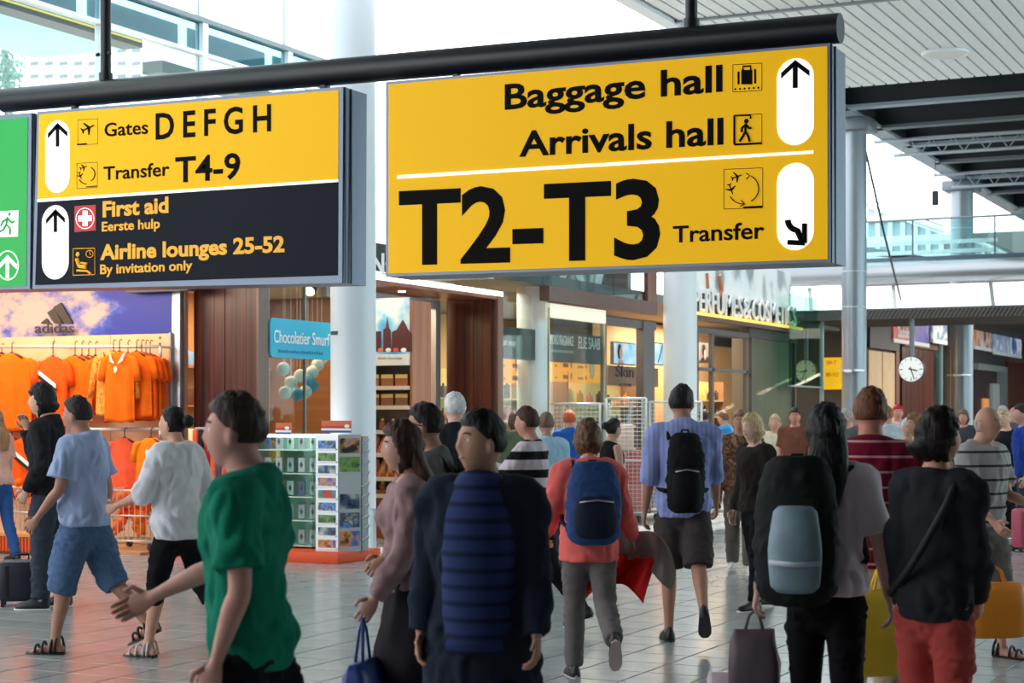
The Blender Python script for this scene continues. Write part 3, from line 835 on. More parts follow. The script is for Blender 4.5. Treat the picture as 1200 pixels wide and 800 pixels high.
def shirt(label, px, y_top, y_bot, wpx, yy, mat, turn=0.0, long=False, collar=None, badge=False, stripe=False, seed=0, group=None, cat='shirt'):
    A, B = PY(px, y_top, yy), PY(px, y_bot, yy)
    h = A.z - B.z; w = wpx * (yy / ray(px)[1]) / F
    t = thing('hanging_shirt', label, cat, (A.x, yy, B.z), group)
    bo = garment(MB(), A.x, yy, A.z, w, h, 0.036, turn, 0.30, seed, long).build('shirt_body', mat, t, True)
    mb = MB(); z0 = zr if y_top < 480 else zr2
    mb.tube([(A.x, yy, A.z - 0.01), (A.x, yy, z0 + 0.01), (A.x + .02, yy, z0 + 0.035), (A.x + .04, yy, z0 + 0.02)], 0.006, 6)
    mb.tube([(A.x - w * .3, yy, A.z - 0.05), (A.x, yy, A.z + 0.012), (A.x + w * .3, yy, A.z - 0.05)], 0.011, 6)
    mb.build('hanger', HANG, t, True)
    if collar:
        m = MB(); ct, st = math.cos(turn), math.sin(turn)
        for s in (-1, 1):
            P = lambda x, y, z: (A.x + x * ct - y * st, yy + x * st + y * ct, A.z + z)
            m.prism([P(s * .03, -.075, -.14), P(s * .10, -.06, -.02), P(s * .12, -.04, .0), P(s * .09, -.065, -.11)], (0, 0.012, 0))
        m.build('collar', M(collar, 0.8), t)
    if badge:
        P = Vector((A.x + .0, yy - 0.075, A.z - 0.26 * h))
        MB().sphere(P, 0.035, 10, 6, (.75, .25, 1.25)).build('badge', M((240, 236, 228), 0.5), t, True)
    if stripe:
        for k, c in enumerate(((240, 236, 230), (28, 26, 30))):
            dz = -0.05 * k
            MB().prism([(A.x - .17, yy - .066, A.z - .16 + dz), (A.x + .10, yy - .072, A.z - .33 + dz), (A.x + .10, yy - .072, A.z - .38 + dz), (A.x - .17, yy - .066, A.z - .21 + dz)], (0, 0.01, 0)).build('chest_band', M(c, 0.8), t)
    return t
# upper row
sh = 0
for px, yy, mt, tn, lab in ((2, 16.62, OR2, 0, 'rearmost'), (-8, 16.45, OR3, .3, 'second'), (14, 16.36, OR1, .25, 'front')):
    shirt(lab + ' orange shirt of the cluster hanging at the edge of the rail', px, 414, 505, 52, yy, mt, tn, seed=sh, group='orange shirts on the upper rail'); sh += 1
for i, (px, yy) in enumerate(((112, 16.66), (104, 16.58), (96, 16.5), (88, 16.43))):
    shirt(['rearmost', 'third', 'second', 'first'][i] + ' plain orange shirt behind the jacket with the dark band', px, 417, 470 + i * 8, 46, yy, (OR1, OR3, OR2, OR1)[i], 0.25, seed=sh, group='orange shirts on the upper rail'); sh += 1
shirt('orange track jacket with a white and black diagonal chest band', 62, 418, 500, 44, 16.34, OR2, 0.05, stripe=True, seed=21, cat='jacket')
shirt('rear patterned orange and yellow shirt with a red white collar', 150, 414, 486, 44, 16.5, PATT, 0.2, seed=22)
shirt('front patterned orange and yellow jacket with a red white collar', 133, 412, 486, 50, 16.36, PATT, 0.0, True, collar=(206, 40, 40), seed=23, cat='jacket')
for i, (px, yy) in enumerate(((176, 16.64), (171, 16.56), (166, 16.48), (160, 16.42))):
    shirt(['rearmost', 'third', 'second', 'first'][i] + ' plain orange shirt behind the polo with the white badge', px, 415 - i, 492 - i, 40, yy, (OR2, OR1, OR2, OR1)[i], 0.22, seed=30 + i, group='orange shirts on the upper rail')
shirt('orange polo shirt with white collar and white chest badge', 140, 412, 494, 44, 16.30, OR1, 0.02, collar=(240, 236, 232), badge=True, seed=40)
# lower row
shirt('orange sweatshirt with white and dark chest band on the lower rail', 33, 512, 582, 52, 16.36, OR2, 0.05, True, stripe=True, seed=41, cat='sweatshirt')
for i, (px, yy, lab) in enumerate(((-4, 16.4, 'orange shirt on the lower rail behind the woman in pink'), (14, 16.56, 'orange shirt half hidden behind the banded sweatshirt'), (76, 16.5, 'orange shirt on the lower rail behind the man on the phone'), (108, 16.5, 'orange shirt on the lower rail behind the light blue shirt'), (146, 16.42, 'pinkish orange shirt on the lower rail over the wire cart'), (177, 16.36, 'bright orange shirt with a white tag at the lower rail end'))):
    shirt(lab, px, 513, 585 - (i == 5) * 4, 40, yy, cloth((250, 96, 60)) if i == 4 else (OR1, OR2, OR3)[i % 3], 0.15, badge=(i == 5), seed=50 + i)

# wooden shop step, carts and crate
a, b_ = PD(-40, 19.4), PD(176, 19.4)
MB().box(-18, PY(174, 650, 15.9).x, 15.75, YA, 0.0, 0.03).build('floor_plinth', M((204, 150, 104), 0.45), label='low beige wooden floor step under the wire carts', cat='step')
def cart(label, x0, x1, y):
    L = x1 - x0
    t = thing('wire_cart', label, 'cart', ((x0 + x1) / 2, y + .25, 0.03))
    WIRE = M((214, 204, 190), 0.35, 0.4)
    z0, z1 = 0.14, 0.72
    m = MB()
    for z in (z0, (z0 + z1) / 2, z1):
        m.tube([(x0, y, z), (x1, y, z), (x1, y + .5, z), (x0, y + .5, z), (x0, y, z)], 0.011, 6)
    m.build('rim', WIRE, t, True)
    m = MB(); k = int(L / 0.075)
    for i in range(k + 1):
        x = x0 + L * i / k
        m.tube([(x, y, z1), (x, y, z0), (x, y + .5, z0), (x, y + .5, z1)], 0.0055, 5)
    for i in range(1, 7):
        for x in (x0, x1): m.tube([(x, y + .5 * i / 7, z0), (x, y + .5 * i / 7, z1)], 0.0055, 5)
    m.build('wires', WIRE, t, kind='stuff')
    for x in (x0 + .06, x1 - .06):
        for yy in (y + .05, y + .45):
            w = MB().cyl((x - .015, yy, 0.075), (x + .015, yy, 0.075), 0.045, 14).build('caster', DARKGREY, t, 'auto')
            MB().box(x - .022, x + .022, yy - .012, yy + .012, 0.075, 0.15).build('fork', STEEL, w)
    return t
def cartx(px): return PY(px, 600, 15.95).x
cart('wire cart of orange goods beside the navy suitcase', cartx(4), cartx(50), 15.95)
cart('wire cart heaped with orange goods in front of the pinkish shirt', cartx(118), cartx(178), 15.95)
random.seed(5)
def plush(label, c, s, mt, seed):
    """soft shapeless toy: body, head, two stubby arms"""
    rnd = random.Random(seed); e = Euler((rnd.uniform(-.9, .9), rnd.uniform(-.9, .9), rnd.random() * 6)).to_matrix()
    m = MB(); c = Vector(c)
    m.sphere(c, s, 10, 7, (1, .8, 1.15)); m.sphere(c + e @ Vector((0, 0, 1.5 * s)), s * .8, 10, 7)
    for k in (-1, 1):
        m.sphere(c + e @ Vector((k * s * .95, 0, .5 * s)), s * .42, 8, 5, (1.2, .8, .8)); m.sphere(c + e @ Vector((k * s * .5, -.2 * s, -1.05 * s)), s * .45, 8, 5)
    m.build('soft_toy', mt, smooth=True, label=label, cat='toy', group='orange soft toys in the wire carts')
for i in range(20):
    first = i < 8
    x = random.uniform(cartx(10), cartx(46)) if first else random.uniform(cartx(124), cartx(173))
    z = 0.23 + (i % 4) * 0.15 + (0.0 if first else 0.05)
    plush(('orange', 'deep orange', 'salmon orange')[i % 3] + ' soft toy, ' + ('bottom', 'second', 'third', 'top')[i % 4] + ' layer of the ' + ('cart by the navy suitcase' if first else 'cart under the pinkish shirt'), (x, 16.2 + random.uniform(-.12, .12), z), 0.07, (OR1, OR2, cloth((250, 120, 60)))[i % 3], i)
t = thing('slatted_crate', 'orange slatted crate behind the navy suitcase', 'crate', (PY(28, 650, 15.4).x, 15.4, 0))
x0, x1 = PY(4, 650, 15.4).x, PY(57, 650, 15.4).x
for k in range(14):
    x = x0 + (x1 - x0) * (k + .5) / 14
    MB().box(x - .016, x + .016, 15.26, 15.28, 0.03, 0.2).build('slat', M((226, 92, 36), 0.5), t)
MB().box(x0, x1, 15.28, 15.6, 0.0, 0.2).build('box_body', M((150, 60, 26), 0.6), t)
MB().box(x0 - .02, x1 + .02, 15.25, 15.62, 0.2, 0.235).build('rim', M((222, 150, 92), 0.5), t)

# steel post, header and wooden flank
q = PY(216, 400, 16.98)
MB().rbox((q.x, 16.86, 1.66), 0.12, 0.1, 3.3, 0.01).build('steel_post', STEEL, None, 'auto', 'brushed steel post between the sky mural and wood wall', 'post')
a, b_ = PY(150, 340, 16.7), PY(222, 350, 16.7)
MB().box(a.x, b_.x, 16.66, 16.82, 3.06, 3.3).build('shop_header', M((74, 76, 82), 0.5), label='dark grey header strip over the end of the sky mural', cat='header')
XS = -11.8
def planks(root, p0, u, n, w, z0, z1, mat, depth):
    """upright boards side by side"""
    u = Vector(u); nrm = Vector(depth)
    for i in range(n):
        A = Vector(p0) + u * (i * w + 0.003); B = Vector(p0) + u * ((i + 1) * w - 0.003)
        off = nrm.normalized() * (0.004 * ((i * 7) % 3))
        MB().prism([(A.x, A.y, z0), (B.x, B.y, z0), (B.x, B.y, z1), (A.x, A.y, z1)], nrm + off).build('plank', mat, root)
x0, x1 = PY(227, 400, 17.1).x, XS + 0.02
t = thing('wood_wall', 'dark red wood wall between the sky mural and chocolate window', 'wall panel', ((x0 + x1) / 2, 17.1, 0))
planks(t, (x0, 17.16, 0), (1, 0, 0), 6, (x1 - x0) / 6, 0.02, 3.4, WOOD, (0, -.06, 0))
MB().box(x0, x1, 17.17, 17.3, 0, 3.4).build('backing', DARKGREY, t)
MB().box(x1, x1 + 0.03, 17.08, 17.3, 0, 3.4).build('edge_profile', M((110, 92, 84), 0.4, 0.5), t)

# ================================================================== CHOCOLATE SHOP
z1 = 3.34
t = thing('shop_window', 'tall glass window of the chocolate shop beside the wood wall', 'window', (XS, 18.6, 0))
ya, yb = 17.32, 19.05
MB().box(XS - .008, XS + .008, ya, yb, 0.05, z1).build('pane', glass((232, 242, 240), 0.55), t)
for y in (17.34, 18.15, 19.05):
    MB().box(XS - .02, XS + .02, y - .012, y + .012, 0, z1).build('joint', M((150, 160, 164), 0.35, 0.5), t)
MB().box(XS - .04, XS + .04, ya, 21.4, z1 - 0.1, z1).build('head_rail', STEEL, t)
# blue sign
P = lambda px, py: PX(px, py, XS + 0.06)
a, b_ = P(316, 372), P(402, 421)
t = thing('shop_sign', 'light blue rounded sign hung in the chocolate window', 'sign', ((a.x), a.y, b_.z))
BLUE = M((38, 176, 214), 0.45)
cor = []
ylo, yhi, zlo, zhi, r = a.y, b_.y, b_.z - 0.02, a.z, 0.07
for cy, cz, a0 in ((yhi - r, zhi - r, 0), (ylo + r, zhi - r, 90), (ylo + r, zlo + r, 180), (yhi - r, zlo + r, 270)):
    cor += [(XS + .05, cy + r * math.cos(R(a0 + k * 18)), cz + r * math.sin(R(a0 + k * 18))) for k in range(6)]
MB().prism(cor, (0.02, 0, 0)).build('board', BLUE, t)
A, B = PX(321, 401, XS + .08), PX(386, 405, XS + .08)
text(MB(), 'Chocolatier Smurf', A, (0, 1, 0), (0, 0, 1), B.y - A.y, 0.15, 0.0, 0.006).build('lettering', M((244, 250, 250), 0.5), t)
A, B = PX(327, 411, XS + .08), PX(380, 413, XS + .08)
m = MB()
for k in range(18):
    y = A.y + (B.y - A.y) * k / 18; m.box(XS + .072, XS + .076, y, y + 0.03, A.z - .02, A.z + (0.012 if k % 3 else .02))
m.build('small_print', M((30, 110, 150), 0.5), t, kind='stuff')
# inside: warm wall, counter, shelves of sweets
struct('wall_2', MB().box(-15.3, -15.2, 17.3, 22.2, 0, 3.34), M((196, 140, 92), 0.6))
struct('wall_3', MB().box(-15.2, XS - .5, 22.0, 22.1, 0, 3.34), M((150, 92, 54), 0.6))
t = thing('wall_shelf', 'warm lit wall shelf inside the chocolate shop', 'shelf', (-14.9, 19.6, 0))
for z in (0.6, 1.15, 1.7, 2.25):
    MB().box(-15.2, -14.8, 17.4, 21.9, z, z + .03).build('board', WOODLIGHT, t)
rb = random.Random(11)
for z in (0.63, 1.18, 1.73, 2.28):
    for k in range(9):
        y = 18.6 + k * 0.36; ci = rb.randrange(5); c = ((200, 120, 70), (240, 220, 190), (90, 50, 34), (214, 90, 50), (120, 150, 190))[ci]
        s = 0.14 + rb.random() * .12
        MB().rbox((-14.99, y, z + s / 2 + .002), .17, .2, s, .02).build('sweet_box', M(c, 0.5), None, 'auto', ('first', 'second', 'third', 'fourth', 'fifth', 'sixth', 'seventh', 'eighth', 'ninth')[k] + ' ' + ('tan', 'cream', 'brown', 'orange', 'pale blue')[ci] + ' sweet box along the ' + {0.63: 'lowest', 1.18: 'second', 1.73: 'third', 2.28: 'topmost'}[z] + ' chocolate shop wall shelf', 'box', 'sweet boxes on the wall shelf')
t = thing('shop_counter', 'wooden counter inside the chocolate shop window', 'counter', (-12.9, 18.9, 0))
MB().box(-13.2, -12.5, 17.9, 20.2, 0, 0.98).build('counter_body', WOODLIGHT, t)
MB().box(-13.25, -12.45, 17.85, 20.25, 0.98, 1.02).build('worktop', M((230, 220, 206), 0.3), t)
for k, (y, c) in enumerate(((18.0, (230, 140, 100)), (18.35, (240, 236, 226)), (18.75, (214, 150, 110)), (19.1, (246, 244, 236)), (19.45, (120, 62, 40)))):
    m = MB(); m.tube([(-12.75, y, 1.02), (-12.75, y, 1.05), (-12.75, y, 1.22), (-12.75, y, 1.26)], [.09, .11, .11, .07], 14)
    t = thing('sweet_jar', ('salmon', 'white', 'tan', 'cream', 'brown')[k] + ' jar of sweets on the chocolate shop counter', 'jar', (-12.75, y, 1.02), 'sweet jars on the counter')
    m.build('jar_body', M(c, 0.3), t, True)
    MB().cyl((-12.75, y, 1.26), (-12.75, y, 1.29), .075, 14).build('lid', M((180, 60, 40), 0.4), t, 'auto')
# hanging paper decorations where the window display hangs
for k, (px, py, c) in enumerate(((332, 432, 0), (334, 460, 1), (352, 440, 0), (361, 447, 2), (366, 436, 0), (372, 428, 1), (377, 419, 0), (348, 462, 2), (341, 448, 1), (358, 459, 0), (366, 452, 2))):
    q = PX(px, py, -12.2); s = 0.085
    col = ((238, 240, 240), (226, 226, 224), (96, 170, 206))[c]
    t = thing('paper_ball', ('white', 'off-white', 'pale blue')[c] + ' paper ball, ' + ('first', 'second', 'third', 'fourth', 'fifth', 'sixth', 'seventh', 'eighth', 'ninth', 'tenth', 'eleventh')[sorted(range(11), key=lambda i: (428.5, 0)[0] * 0 + (332, 334, 352, 361, 366, 372, 377, 348, 341, 358, 366.5)[i]).index(k)] + ' along the chocolate window from the wood wall', 'decoration', (q.x, q.y, q.z - s), 'paper balls in the chocolate window')
    MB().sphere(q, s, 14, 10).build('ball', M(col, 0.7), t, True)
    MB().tube([(q.x, q.y, q.z + s), (q.x, q.y, z1)], .003, 4).build('string', WHITE, t)
p = PX(363, 341, -12.3)
t = thing('spotlight', 'small lit spotlight over the blue chocolate shop sign', 'lamp', tuple(p))
MB().cyl(p, p + Vector((-.02, .18, .12)), .075, 16, .06).build('housing', BLACK, t, 'auto')
MB().cyl(p + Vector((.003, -.01, -.008)), p, .066, 16).build('lens', M((255, 214, 150), 0.4, emit=9.0), t)
MB().tube([p + Vector((-.02, .15, .1)), (p.x - .02, p.y + .15, z1)], .012, 6).build('stem', BLACK, t)

# canopy portal
CY0, CY1 = 16.9 + 1.6, 21.98
XC1 = -11.0
t = thing('shop_portal', 'wood framed shop portal with a lit canopy edge', 'portal', (XC1, 21.0, 0))
MB().box(XS, XC1, CY0, CY1, 3.22, 3.30).build('canopy', wood((110, 58, 36), (150, 88, 56), 5), t)
MB().box(XC1 - .02, XC1 + .02, CY0, CY1 + .05, 3.27, 3.335).build('light_strip', M((255, 246, 232), 0.4, emit=2.2), t)
MB().box(XC1 - .10, XC1 + .015, CY1 - .1, CY1 + .06, 0, 3.27).build('corner_post', M((124, 92, 78), 0.4, 0.3), t)
MB().box(XS + .02, XS + .12, 21.32, 21.46, 0, 3.2).build('frame_post', STEEL, t)
MB().box(XS + .02, XS + .10, CY0, 21.46, 3.08, 3.2).build('frame_head', M((150, 150, 150), 0.4, 0.4), t)
MB().box(XS - .02, XS + .02, 21.46, 21.6, 0, 3.2).build('dark_gap', BLACK, t)
planks(t, (XS + .05, 21.85, 0), (1, 0, 0), 5, (XC1 - .11 - XS) / 5 - 0.0, 0.02, 3.22, WOOD, (0, -.05, 0))
MB().box(XS, XC1 - .1, 21.86, 21.95, 0, 3.22).build('backing', DARKGREY, t)
q = PX(471, 337, -11.4); q.z = 3.21
MB().cyl((q.x, q.y, 3.21), (q.x, q.y, 3.222), .05, 14).build('downlight', M((255, 240, 214), 0.4, emit=6.0), t)

# chocolate display unit with picture panel
p0 = PD(483, 22.1)
ux1, uy0 = p0.x, p0.y
ux0, uy1 = ux1 - 1.05, uy0 + 0.5
t = thing('display_unit', 'tall wooden chocolate display unit with city picture on top', 'shelf unit', ((ux0 + ux1) / 2, (uy0 + uy1) / 2, 0))
zt = 3.05
MB().box(ux1 - .03, ux1, uy0, uy1, 0, zt).build('side_panel', wood((150, 78, 34), (186, 110, 58), 6), t)
MB().box(ux0, ux0 + .03, uy0, uy1, 0, zt).build('side_panel', WOODLIGHT, t)
MB().box(ux0 + .03, ux1 - .03, uy1 - .03, uy1, 0, zt).build('back_panel', M((150, 136, 124), 0.6), t)
MB().box(ux0 + .03, ux1 - .03, uy0, uy1 - .03, zt - .03, zt).build('top_panel', WOODLIGHT, t)
MB().box(ux0 + .03, ux1 - .03, uy0 + .02, uy1 - .03, 0, 0.62).build('base_cabinet', wood((140, 66, 30), (170, 90, 44), 6), t)
S = lambda py: PY(462, py, uy0).z
SH = [S(y) for y in (452, 475, 504, 531, 559, 579)]
for z in SH:
    s = MB().box(ux0 + .03, ux1 - .03, uy0 - .02, uy1 - .03, z - .05, z).build('shelf_board', M((226, 204, 178), 0.4), t)
MB().box(ux0 + .02, ux1 - .03, uy0 - .02, uy0, S(428), S(415)).build('caption_strip', M((236, 226, 212), 0.5), t)
A, B = PY(443, 421, uy0 - .021), PY(471, 421, uy0 - .021)
text(MB(), 'dutch chocolate', A, B - A, (0, 0, 1), (B - A).length, 0.035, 0, 0.002).build('lettering', M((60, 50, 46), 0.5), t)
pn = MB().box(ux0 + .03, ux1 - .03, uy0 - .012, uy0, S(415), S(349)).build('picture_panel', print_mat([(60, 140, 200), (120, 190, 220), (226, 226, 216), (110, 176, 214)], 1.6, (1, 1, 1), detail=4, seed=2.0), t)
BRK = M((84, 30, 24), 0.6)
pf = lambda x, y: PY(x, y, uy0 - .013)
for c in (((420, 412), (420, 388), (447, 388), (447, 412)), ((449, 412), (449, 386), (452, 384), (454, 370), (456, 384), (458, 387), (459, 412)), ((459, 412), (459, 389), (465, 386), (469, 379), (472, 374), (475, 379), (479, 387), (483, 391), (483, 412))):
    MB().prism([pf(*q) for q in c], (0, .001, 0)).build('printed_house', BRK, pn)
for k in range(4):
    c = ((214, 120, 90), (240, 232, 214), (226, 60, 44), (246, 240, 226))[k]
    q = pf(446 + k * 9, 410); MB().sphere(q, .035, 10, 6, (1.2, .1, .8)).build('printed_flower', M(c, 0.5), pn)
rb = random.Random(4)
ORD = ('first', 'second', 'third', 'fourth', 'fifth', 'sixth', 'seventh', 'eighth', 'ninth')
for r_, z in enumerate(SH):
    n = (4, 4, 5, 7, 7, 5)[r_]
    for k in range(n):
        x = ux0 + .12 + (ux1 - ux0 - .2) * (k + .5) / n
        if r_ < 2:
            o = thing('chocolate_box', ORD[n - 1 - k] + ' brown chocolate box from the wooden side panel on the ' + ('topmost' if r_ == 0 else 'second') + ' display shelf', 'box', (x, uy0 + .1, z), 'chocolate boxes on the display unit')
            MB().box(x - .09, x + .09, uy0 + .05, uy0 + .12, z, z + .15).build('carton', M((150 + rb.randrange(40), 96, 60), 0.4), o)
            MB().box(x - .09, x + .09, uy0 + .047, uy0 + .05, z + .10, z + .15).build('band', M((240, 196, 110), 0.4), o)
        elif r_ in (3, 4):
            o = thing('candy_bag', ORD[n - 1 - k] + ' bag of orange sweets from the wooden side panel on the ' + ('fourth' if r_ == 3 else 'fifth') + ' display shelf', 'bag', (x, uy0 + .12, z), 'bags of sweets on the display unit')
            MB().tube([(x, uy0 + .1, z), (x, uy0 + .11, z + .06), (x + .01, uy0 + .16, z + .17), (x + .01, uy0 + .18, z + .22)], [.045, .055, .045, .02], 10).build('bag_body', M((222, 150, 96), 0.35, 0, .2, 40), o, True)
            MB().cyl((x, uy0 + .05, z + .0), (x, uy0 + .05, z + .05), .035, 8).build('label', M((236, 120, 50), 0.4), o)
        else:
            o = thing('sweet_jar', ORD[n - 1 - k] + ' small brown jar from the wooden side panel on the ' + ('third' if r_ == 2 else 'lowest') + ' display shelf', 'jar', (x, uy0 + .12, z), 'little jars on the display unit')
            MB().tube([(x, uy0 + .12, z), (x, uy0 + .12, z + .09), (x, uy0 + .12, z + .12)], [.045, .05, .03], 10).build('jar_body', M((120 + rb.randrange(70), 90, 60), 0.25), o, True)
            MB().cyl((x, uy0 + .12, z + .12), (x, uy0 + .12, z + .15), .028, 10).build('lid', M((214, 170, 90), 0.3, 0.5), o)
# dark sign over the canopy
a, b_ = PX(441, 286, XC1), PX(462, 320, XC1)
t = thing('fascia_sign', 'black sign with white letters above the wooden canopy', 'sign', (XC1, a.y, b_.z))
MB().box(XC1 - .05, XC1, a.y - .8, b_.y, b_.z, a.z + .02).build('board', BLACK, t)
text(MB(), 'NO', PX(434, 317, XC1 + .01), (0, 1, 0), (0, 0, 1), 0.75, 0.24, 0.02, 0.01).build('lettering', WHITE, t)

# ================================================================== RACKS ON THE ORANGE PLINTH
PLX1 = PD(396, 18.46).x; PLY0 = 15.74
t = thing('orange_plinth', 'low bright orange plinth carrying the postcard racks', 'plinth', ((PLX1 - 12.35) / 2, PLY0 + .5, 0))
MB().rbox(((PLX1 - 12.3) / 2, PLY0 + .45, .055), abs(PLX1 + 12.3), 0.9, .11, .008).build('plinth_body', ORANGE, t, 'auto')
PZ = 0.112
CH = M((206, 212, 214), 0.3, 0.5)
def flag_topper(t, x0, x1, y, z0, z1):
    MB().box(x0, x1, y, y + .012, z0, z1).build('topper', M((214, 106, 58), 0.5), t)
    h = (z1 - z0) * .55
    for k, c in enumerate(((196, 44, 50), (238, 238, 238), (50, 66, 150))):
        MB().box(x0, x1, y - .004, y, z0 + h * (2 - k) / 3, z0 + h * (3 - k) / 3).build('flag_stripe', M(c, 0.5), t)
    m = MB().sphere((x1 - .05, y - .003, z1 - .06), .025, 10, 6, (1.3, .15, .8)); m.build('emblem', WHITE, t)
# postcard spinner
yR = 15.95
xa, xm, xb = PY(370, 600, yR).x, PY(396, 600, yR).x, PY(412, 600, yR).x
zt = PY(390, 509, yR).z
t = thing('postcard_rack', 'wire postcard rack full of view cards beside the white column', 'rack', ((xa + xb) / 2, yR + .15, PZ))
m = MB()
m.box(xa, xm, yR, yR + .02, PZ, zt); m.build('front_panel', CH, t)
MB().prism([(xm, yR, PZ), (xb, yR + .2, PZ), (xb, yR + .22, PZ), (xm, yR + .02, PZ)], (0, 0, zt - PZ)).build('side_panel', CH, t)
MB().box(xa, xb, yR + .2, yR + .35, PZ, zt - .02).build('core', M((150, 156, 160), 0.5), t)
flag_topper(t, xa + .06, xb - .02, yR + .02, zt + 0.02, zt + .15)
m = MB()
for k in range(10):
    z = zt - .1 - k * (zt - PZ - .1) / 10
    m.tube([(xb, yR + .2, z), (xb + .08, yR + .24, z + .05), (xb + .02, yR + .3, z)], .006, 5)
m.build('side_wires', STEEL, t, kind='stuff')
CARDS = [[(40, 80, 180), (110, 160, 220), (40, 50, 60), (200, 190, 170)], [(60, 110, 190), (220, 150, 80), (30, 34, 40)], [(40, 90, 50), (120, 160, 80), (30, 40, 50)], [(200, 60, 60), (80, 130, 70), (90, 150, 210)], [(30, 40, 60), (90, 120, 150), (190, 190, 180)]]
dz = (zt - PZ - .06) / 9
for k in range(9):
    z = zt - .05 - k * dz
    o = thing('postcard', ('topmost', 'second', 'third', 'fourth', 'fifth', 'sixth', 'seventh', 'eighth', 'lowest')[k] + ' wide view card in the front column of the postcard rack', 'postcard', ((xa + xm) / 2, yR, z - dz * .8), 'view cards in the postcard rack')
    MB().box(xa + .035, xm - .03, yR - .008, yR - .004, z - dz * .76, z - dz * .12).build('card', print_mat(CARDS[(k * 2) % 5], 9, (1, 1, 1), seed=k * 1.3), o)
    MB().box(xa + .02, xm - .015, yR - .02, yR, z - dz * .88, z - dz * .78).build('card_holder', WHITE, t)
u = Vector((xb - xm, .2, 0)); ul = u.length; u.normalize(); nn = Vector((u.y, -u.x, 0))
for k in range(6):
    if k == 2: continue
    z = zt - .04 - k * dz * 1.5
    A = Vector((xm, yR, 0)) + u * .02 + nn * .005; B = Vector((xm, yR, 0)) + u * (ul - .02) + nn * .005
    o = thing('postcard', ('topmost', 'second', '', 'third', 'fourth', 'lowest')[k] + ' tall view card on the angled side of the postcard rack', 'postcard', (A.x, A.y, z - dz), 'view cards in the postcard rack')
    MB().prism([(A.x, A.y, z - dz * 1.2), (B.x, B.y, z - dz * 1.2), (B.x, B.y, z), (A.x, A.y, z)], nn * .004).build('card', print_mat(CARDS[(k + 1) % 5], 8, (1, 1, 1), seed=9 + k), o)
# glass souvenir case
xa, xb = PY(300, 600, 16.2).x, PY(366, 600, 16.2).x
zt = PY(330, 512, 16.2).z
GR = glass((220, 240, 232), 0.8)
t = thing('souvenir_case', 'glass souvenir case with mirrored shelves beside the postcard rack', 'display case', ((xa + xb) / 2, 16.4, PZ))
for x in (xa, (xa + xb) / 2, xb): MB().box(x - .006, x + .006, 16.2, 16.7, PZ, zt).build('glass_side', GR, t)
MB().box(xa, xb, 16.69, 16.7, PZ, zt).build('back_glass', M((168, 190, 184), 0.15, 0.3), t)
CZ = [PZ + .02, PZ + .3, PZ + .56, PZ + .82, PZ + 1.08]
for z in CZ: MB().box(xa, xb, 16.2, 16.69, z, z + .012).build('glass_shelf', M((196, 222, 212), 0.15), t)
MB().box(xa - .02, xb + .02, 16.18, 16.72, zt, zt + .03).build('top_light', M((250, 252, 250), 0.4, emit=1.6), t)
flag_topper(t, PY(323, 500, 16.2).x, PY(341, 500, 16.2).x, 16.2, zt + .03, zt + .16)
rb = random.Random(8)
for r_, z in enumerate(CZ):
    for k in range(5):
        x = xa + (xb - xa) * (k + .5) / 5; kk = rb.randrange(3)
        o = thing('souvenir', ('grey', 'silver', 'dark blue')[kk] + ' souvenir tile, ' + ('first', 'second', 'third', 'fourth', 'fifth')[4 - k] + ' from postcard rack, ' + ('lowest', 'second', 'third', 'fourth', 'topmost')[r_] + ' glass case shelf', 'souvenir', (x, 16.35, z + .012), 'souvenirs in the glass case')
        MB().rbox((x, 16.33, z + .10), .085, .012, .16, .004).build('tile', M(((150, 158, 160), (196, 202, 204), (70, 90, 130))[kk], 0.3), o)
        MB().prism([(x, 16.323, z + .06), (x + .02, 16.323, z + .1), (x, 16.323, z + .14), (x - .02, 16.323, z + .1)], (0, -.003, 0)).build('printed_diamond', M((60, 64, 72), 0.4), o)
# clothes stand with scarves
xa, xb = PY(232, 600, 16.2).x, PY(296, 600, 16.2).x
zt = PY(265, 502, 16.2).z
t = thing('scarf_stand', 'chrome stand hung with orange and dark scarves beside the glass case', 'rack', ((xa + xb) / 2, 16.3, PZ))
for x in (xa, (xa + xb) / 2, xb):
    MB().cyl((x, 16.15, PZ), (x, 16.15, zt), .014, 8).build('upright', CH, t, 'auto')
MB().tube([(xa, 16.15, zt), (xb, 16.15, zt)], .014, 8).build('top_bar', CH, t, True)
MB().box(xa, xb, 16.12, 16.5, PZ, PZ + .03).build('base_tray', M((120, 60, 40), 0.5), t)
MB().box(PY(267, 500, 16.2).x, xb + .1, 16.1, 16.2, zt - .005, zt + .02).build('top_tray', WHITE, t)
for k in range(9):
    x = xa + .05 + (xb - xa - .1) * k / 8
    c, nm = (((230, 96, 60), 'orange'), ((40, 36, 44), 'dark'), ((170, 40, 44), 'dark red'), ((232, 110, 70), 'salmon'), ((96, 84, 110), 'purple grey'), ((226, 92, 54), 'bright orange'), ((190, 180, 184), 'pale grey'), ((200, 60, 70), 'rosy red'), ((216, 206, 206), 'whitish'))[k]
    L = .55 + .25 * ((k * 5) % 4) / 3
    m = MB(); ph = k * 1.7
    m.rings([[(x + (.05 + .008 * math.sin(3 * a + ph)) * math.cos(a), 16.12 + (.03 + .01 * math.sin(5 * a + ph)) * math.sin(a) - .02, z) for a in np.linspace(0, 2 * math.pi, 15)[:-1]] for z in np.linspace(zt - .02, zt - L, 7)])
    o = thing('scarf', nm + ' scarf hanging on the chrome stand', 'scarf', (x, 16.1, zt - L), 'scarves on the chrome stand')
    m.build('cloth', cloth(c), o, True)
    MB().tube([(x, 16.1, zt - .05), (x, 16.15, zt + .018), (x, 16.18, zt - .01)], .005, 5).build('hook', STEEL, o)
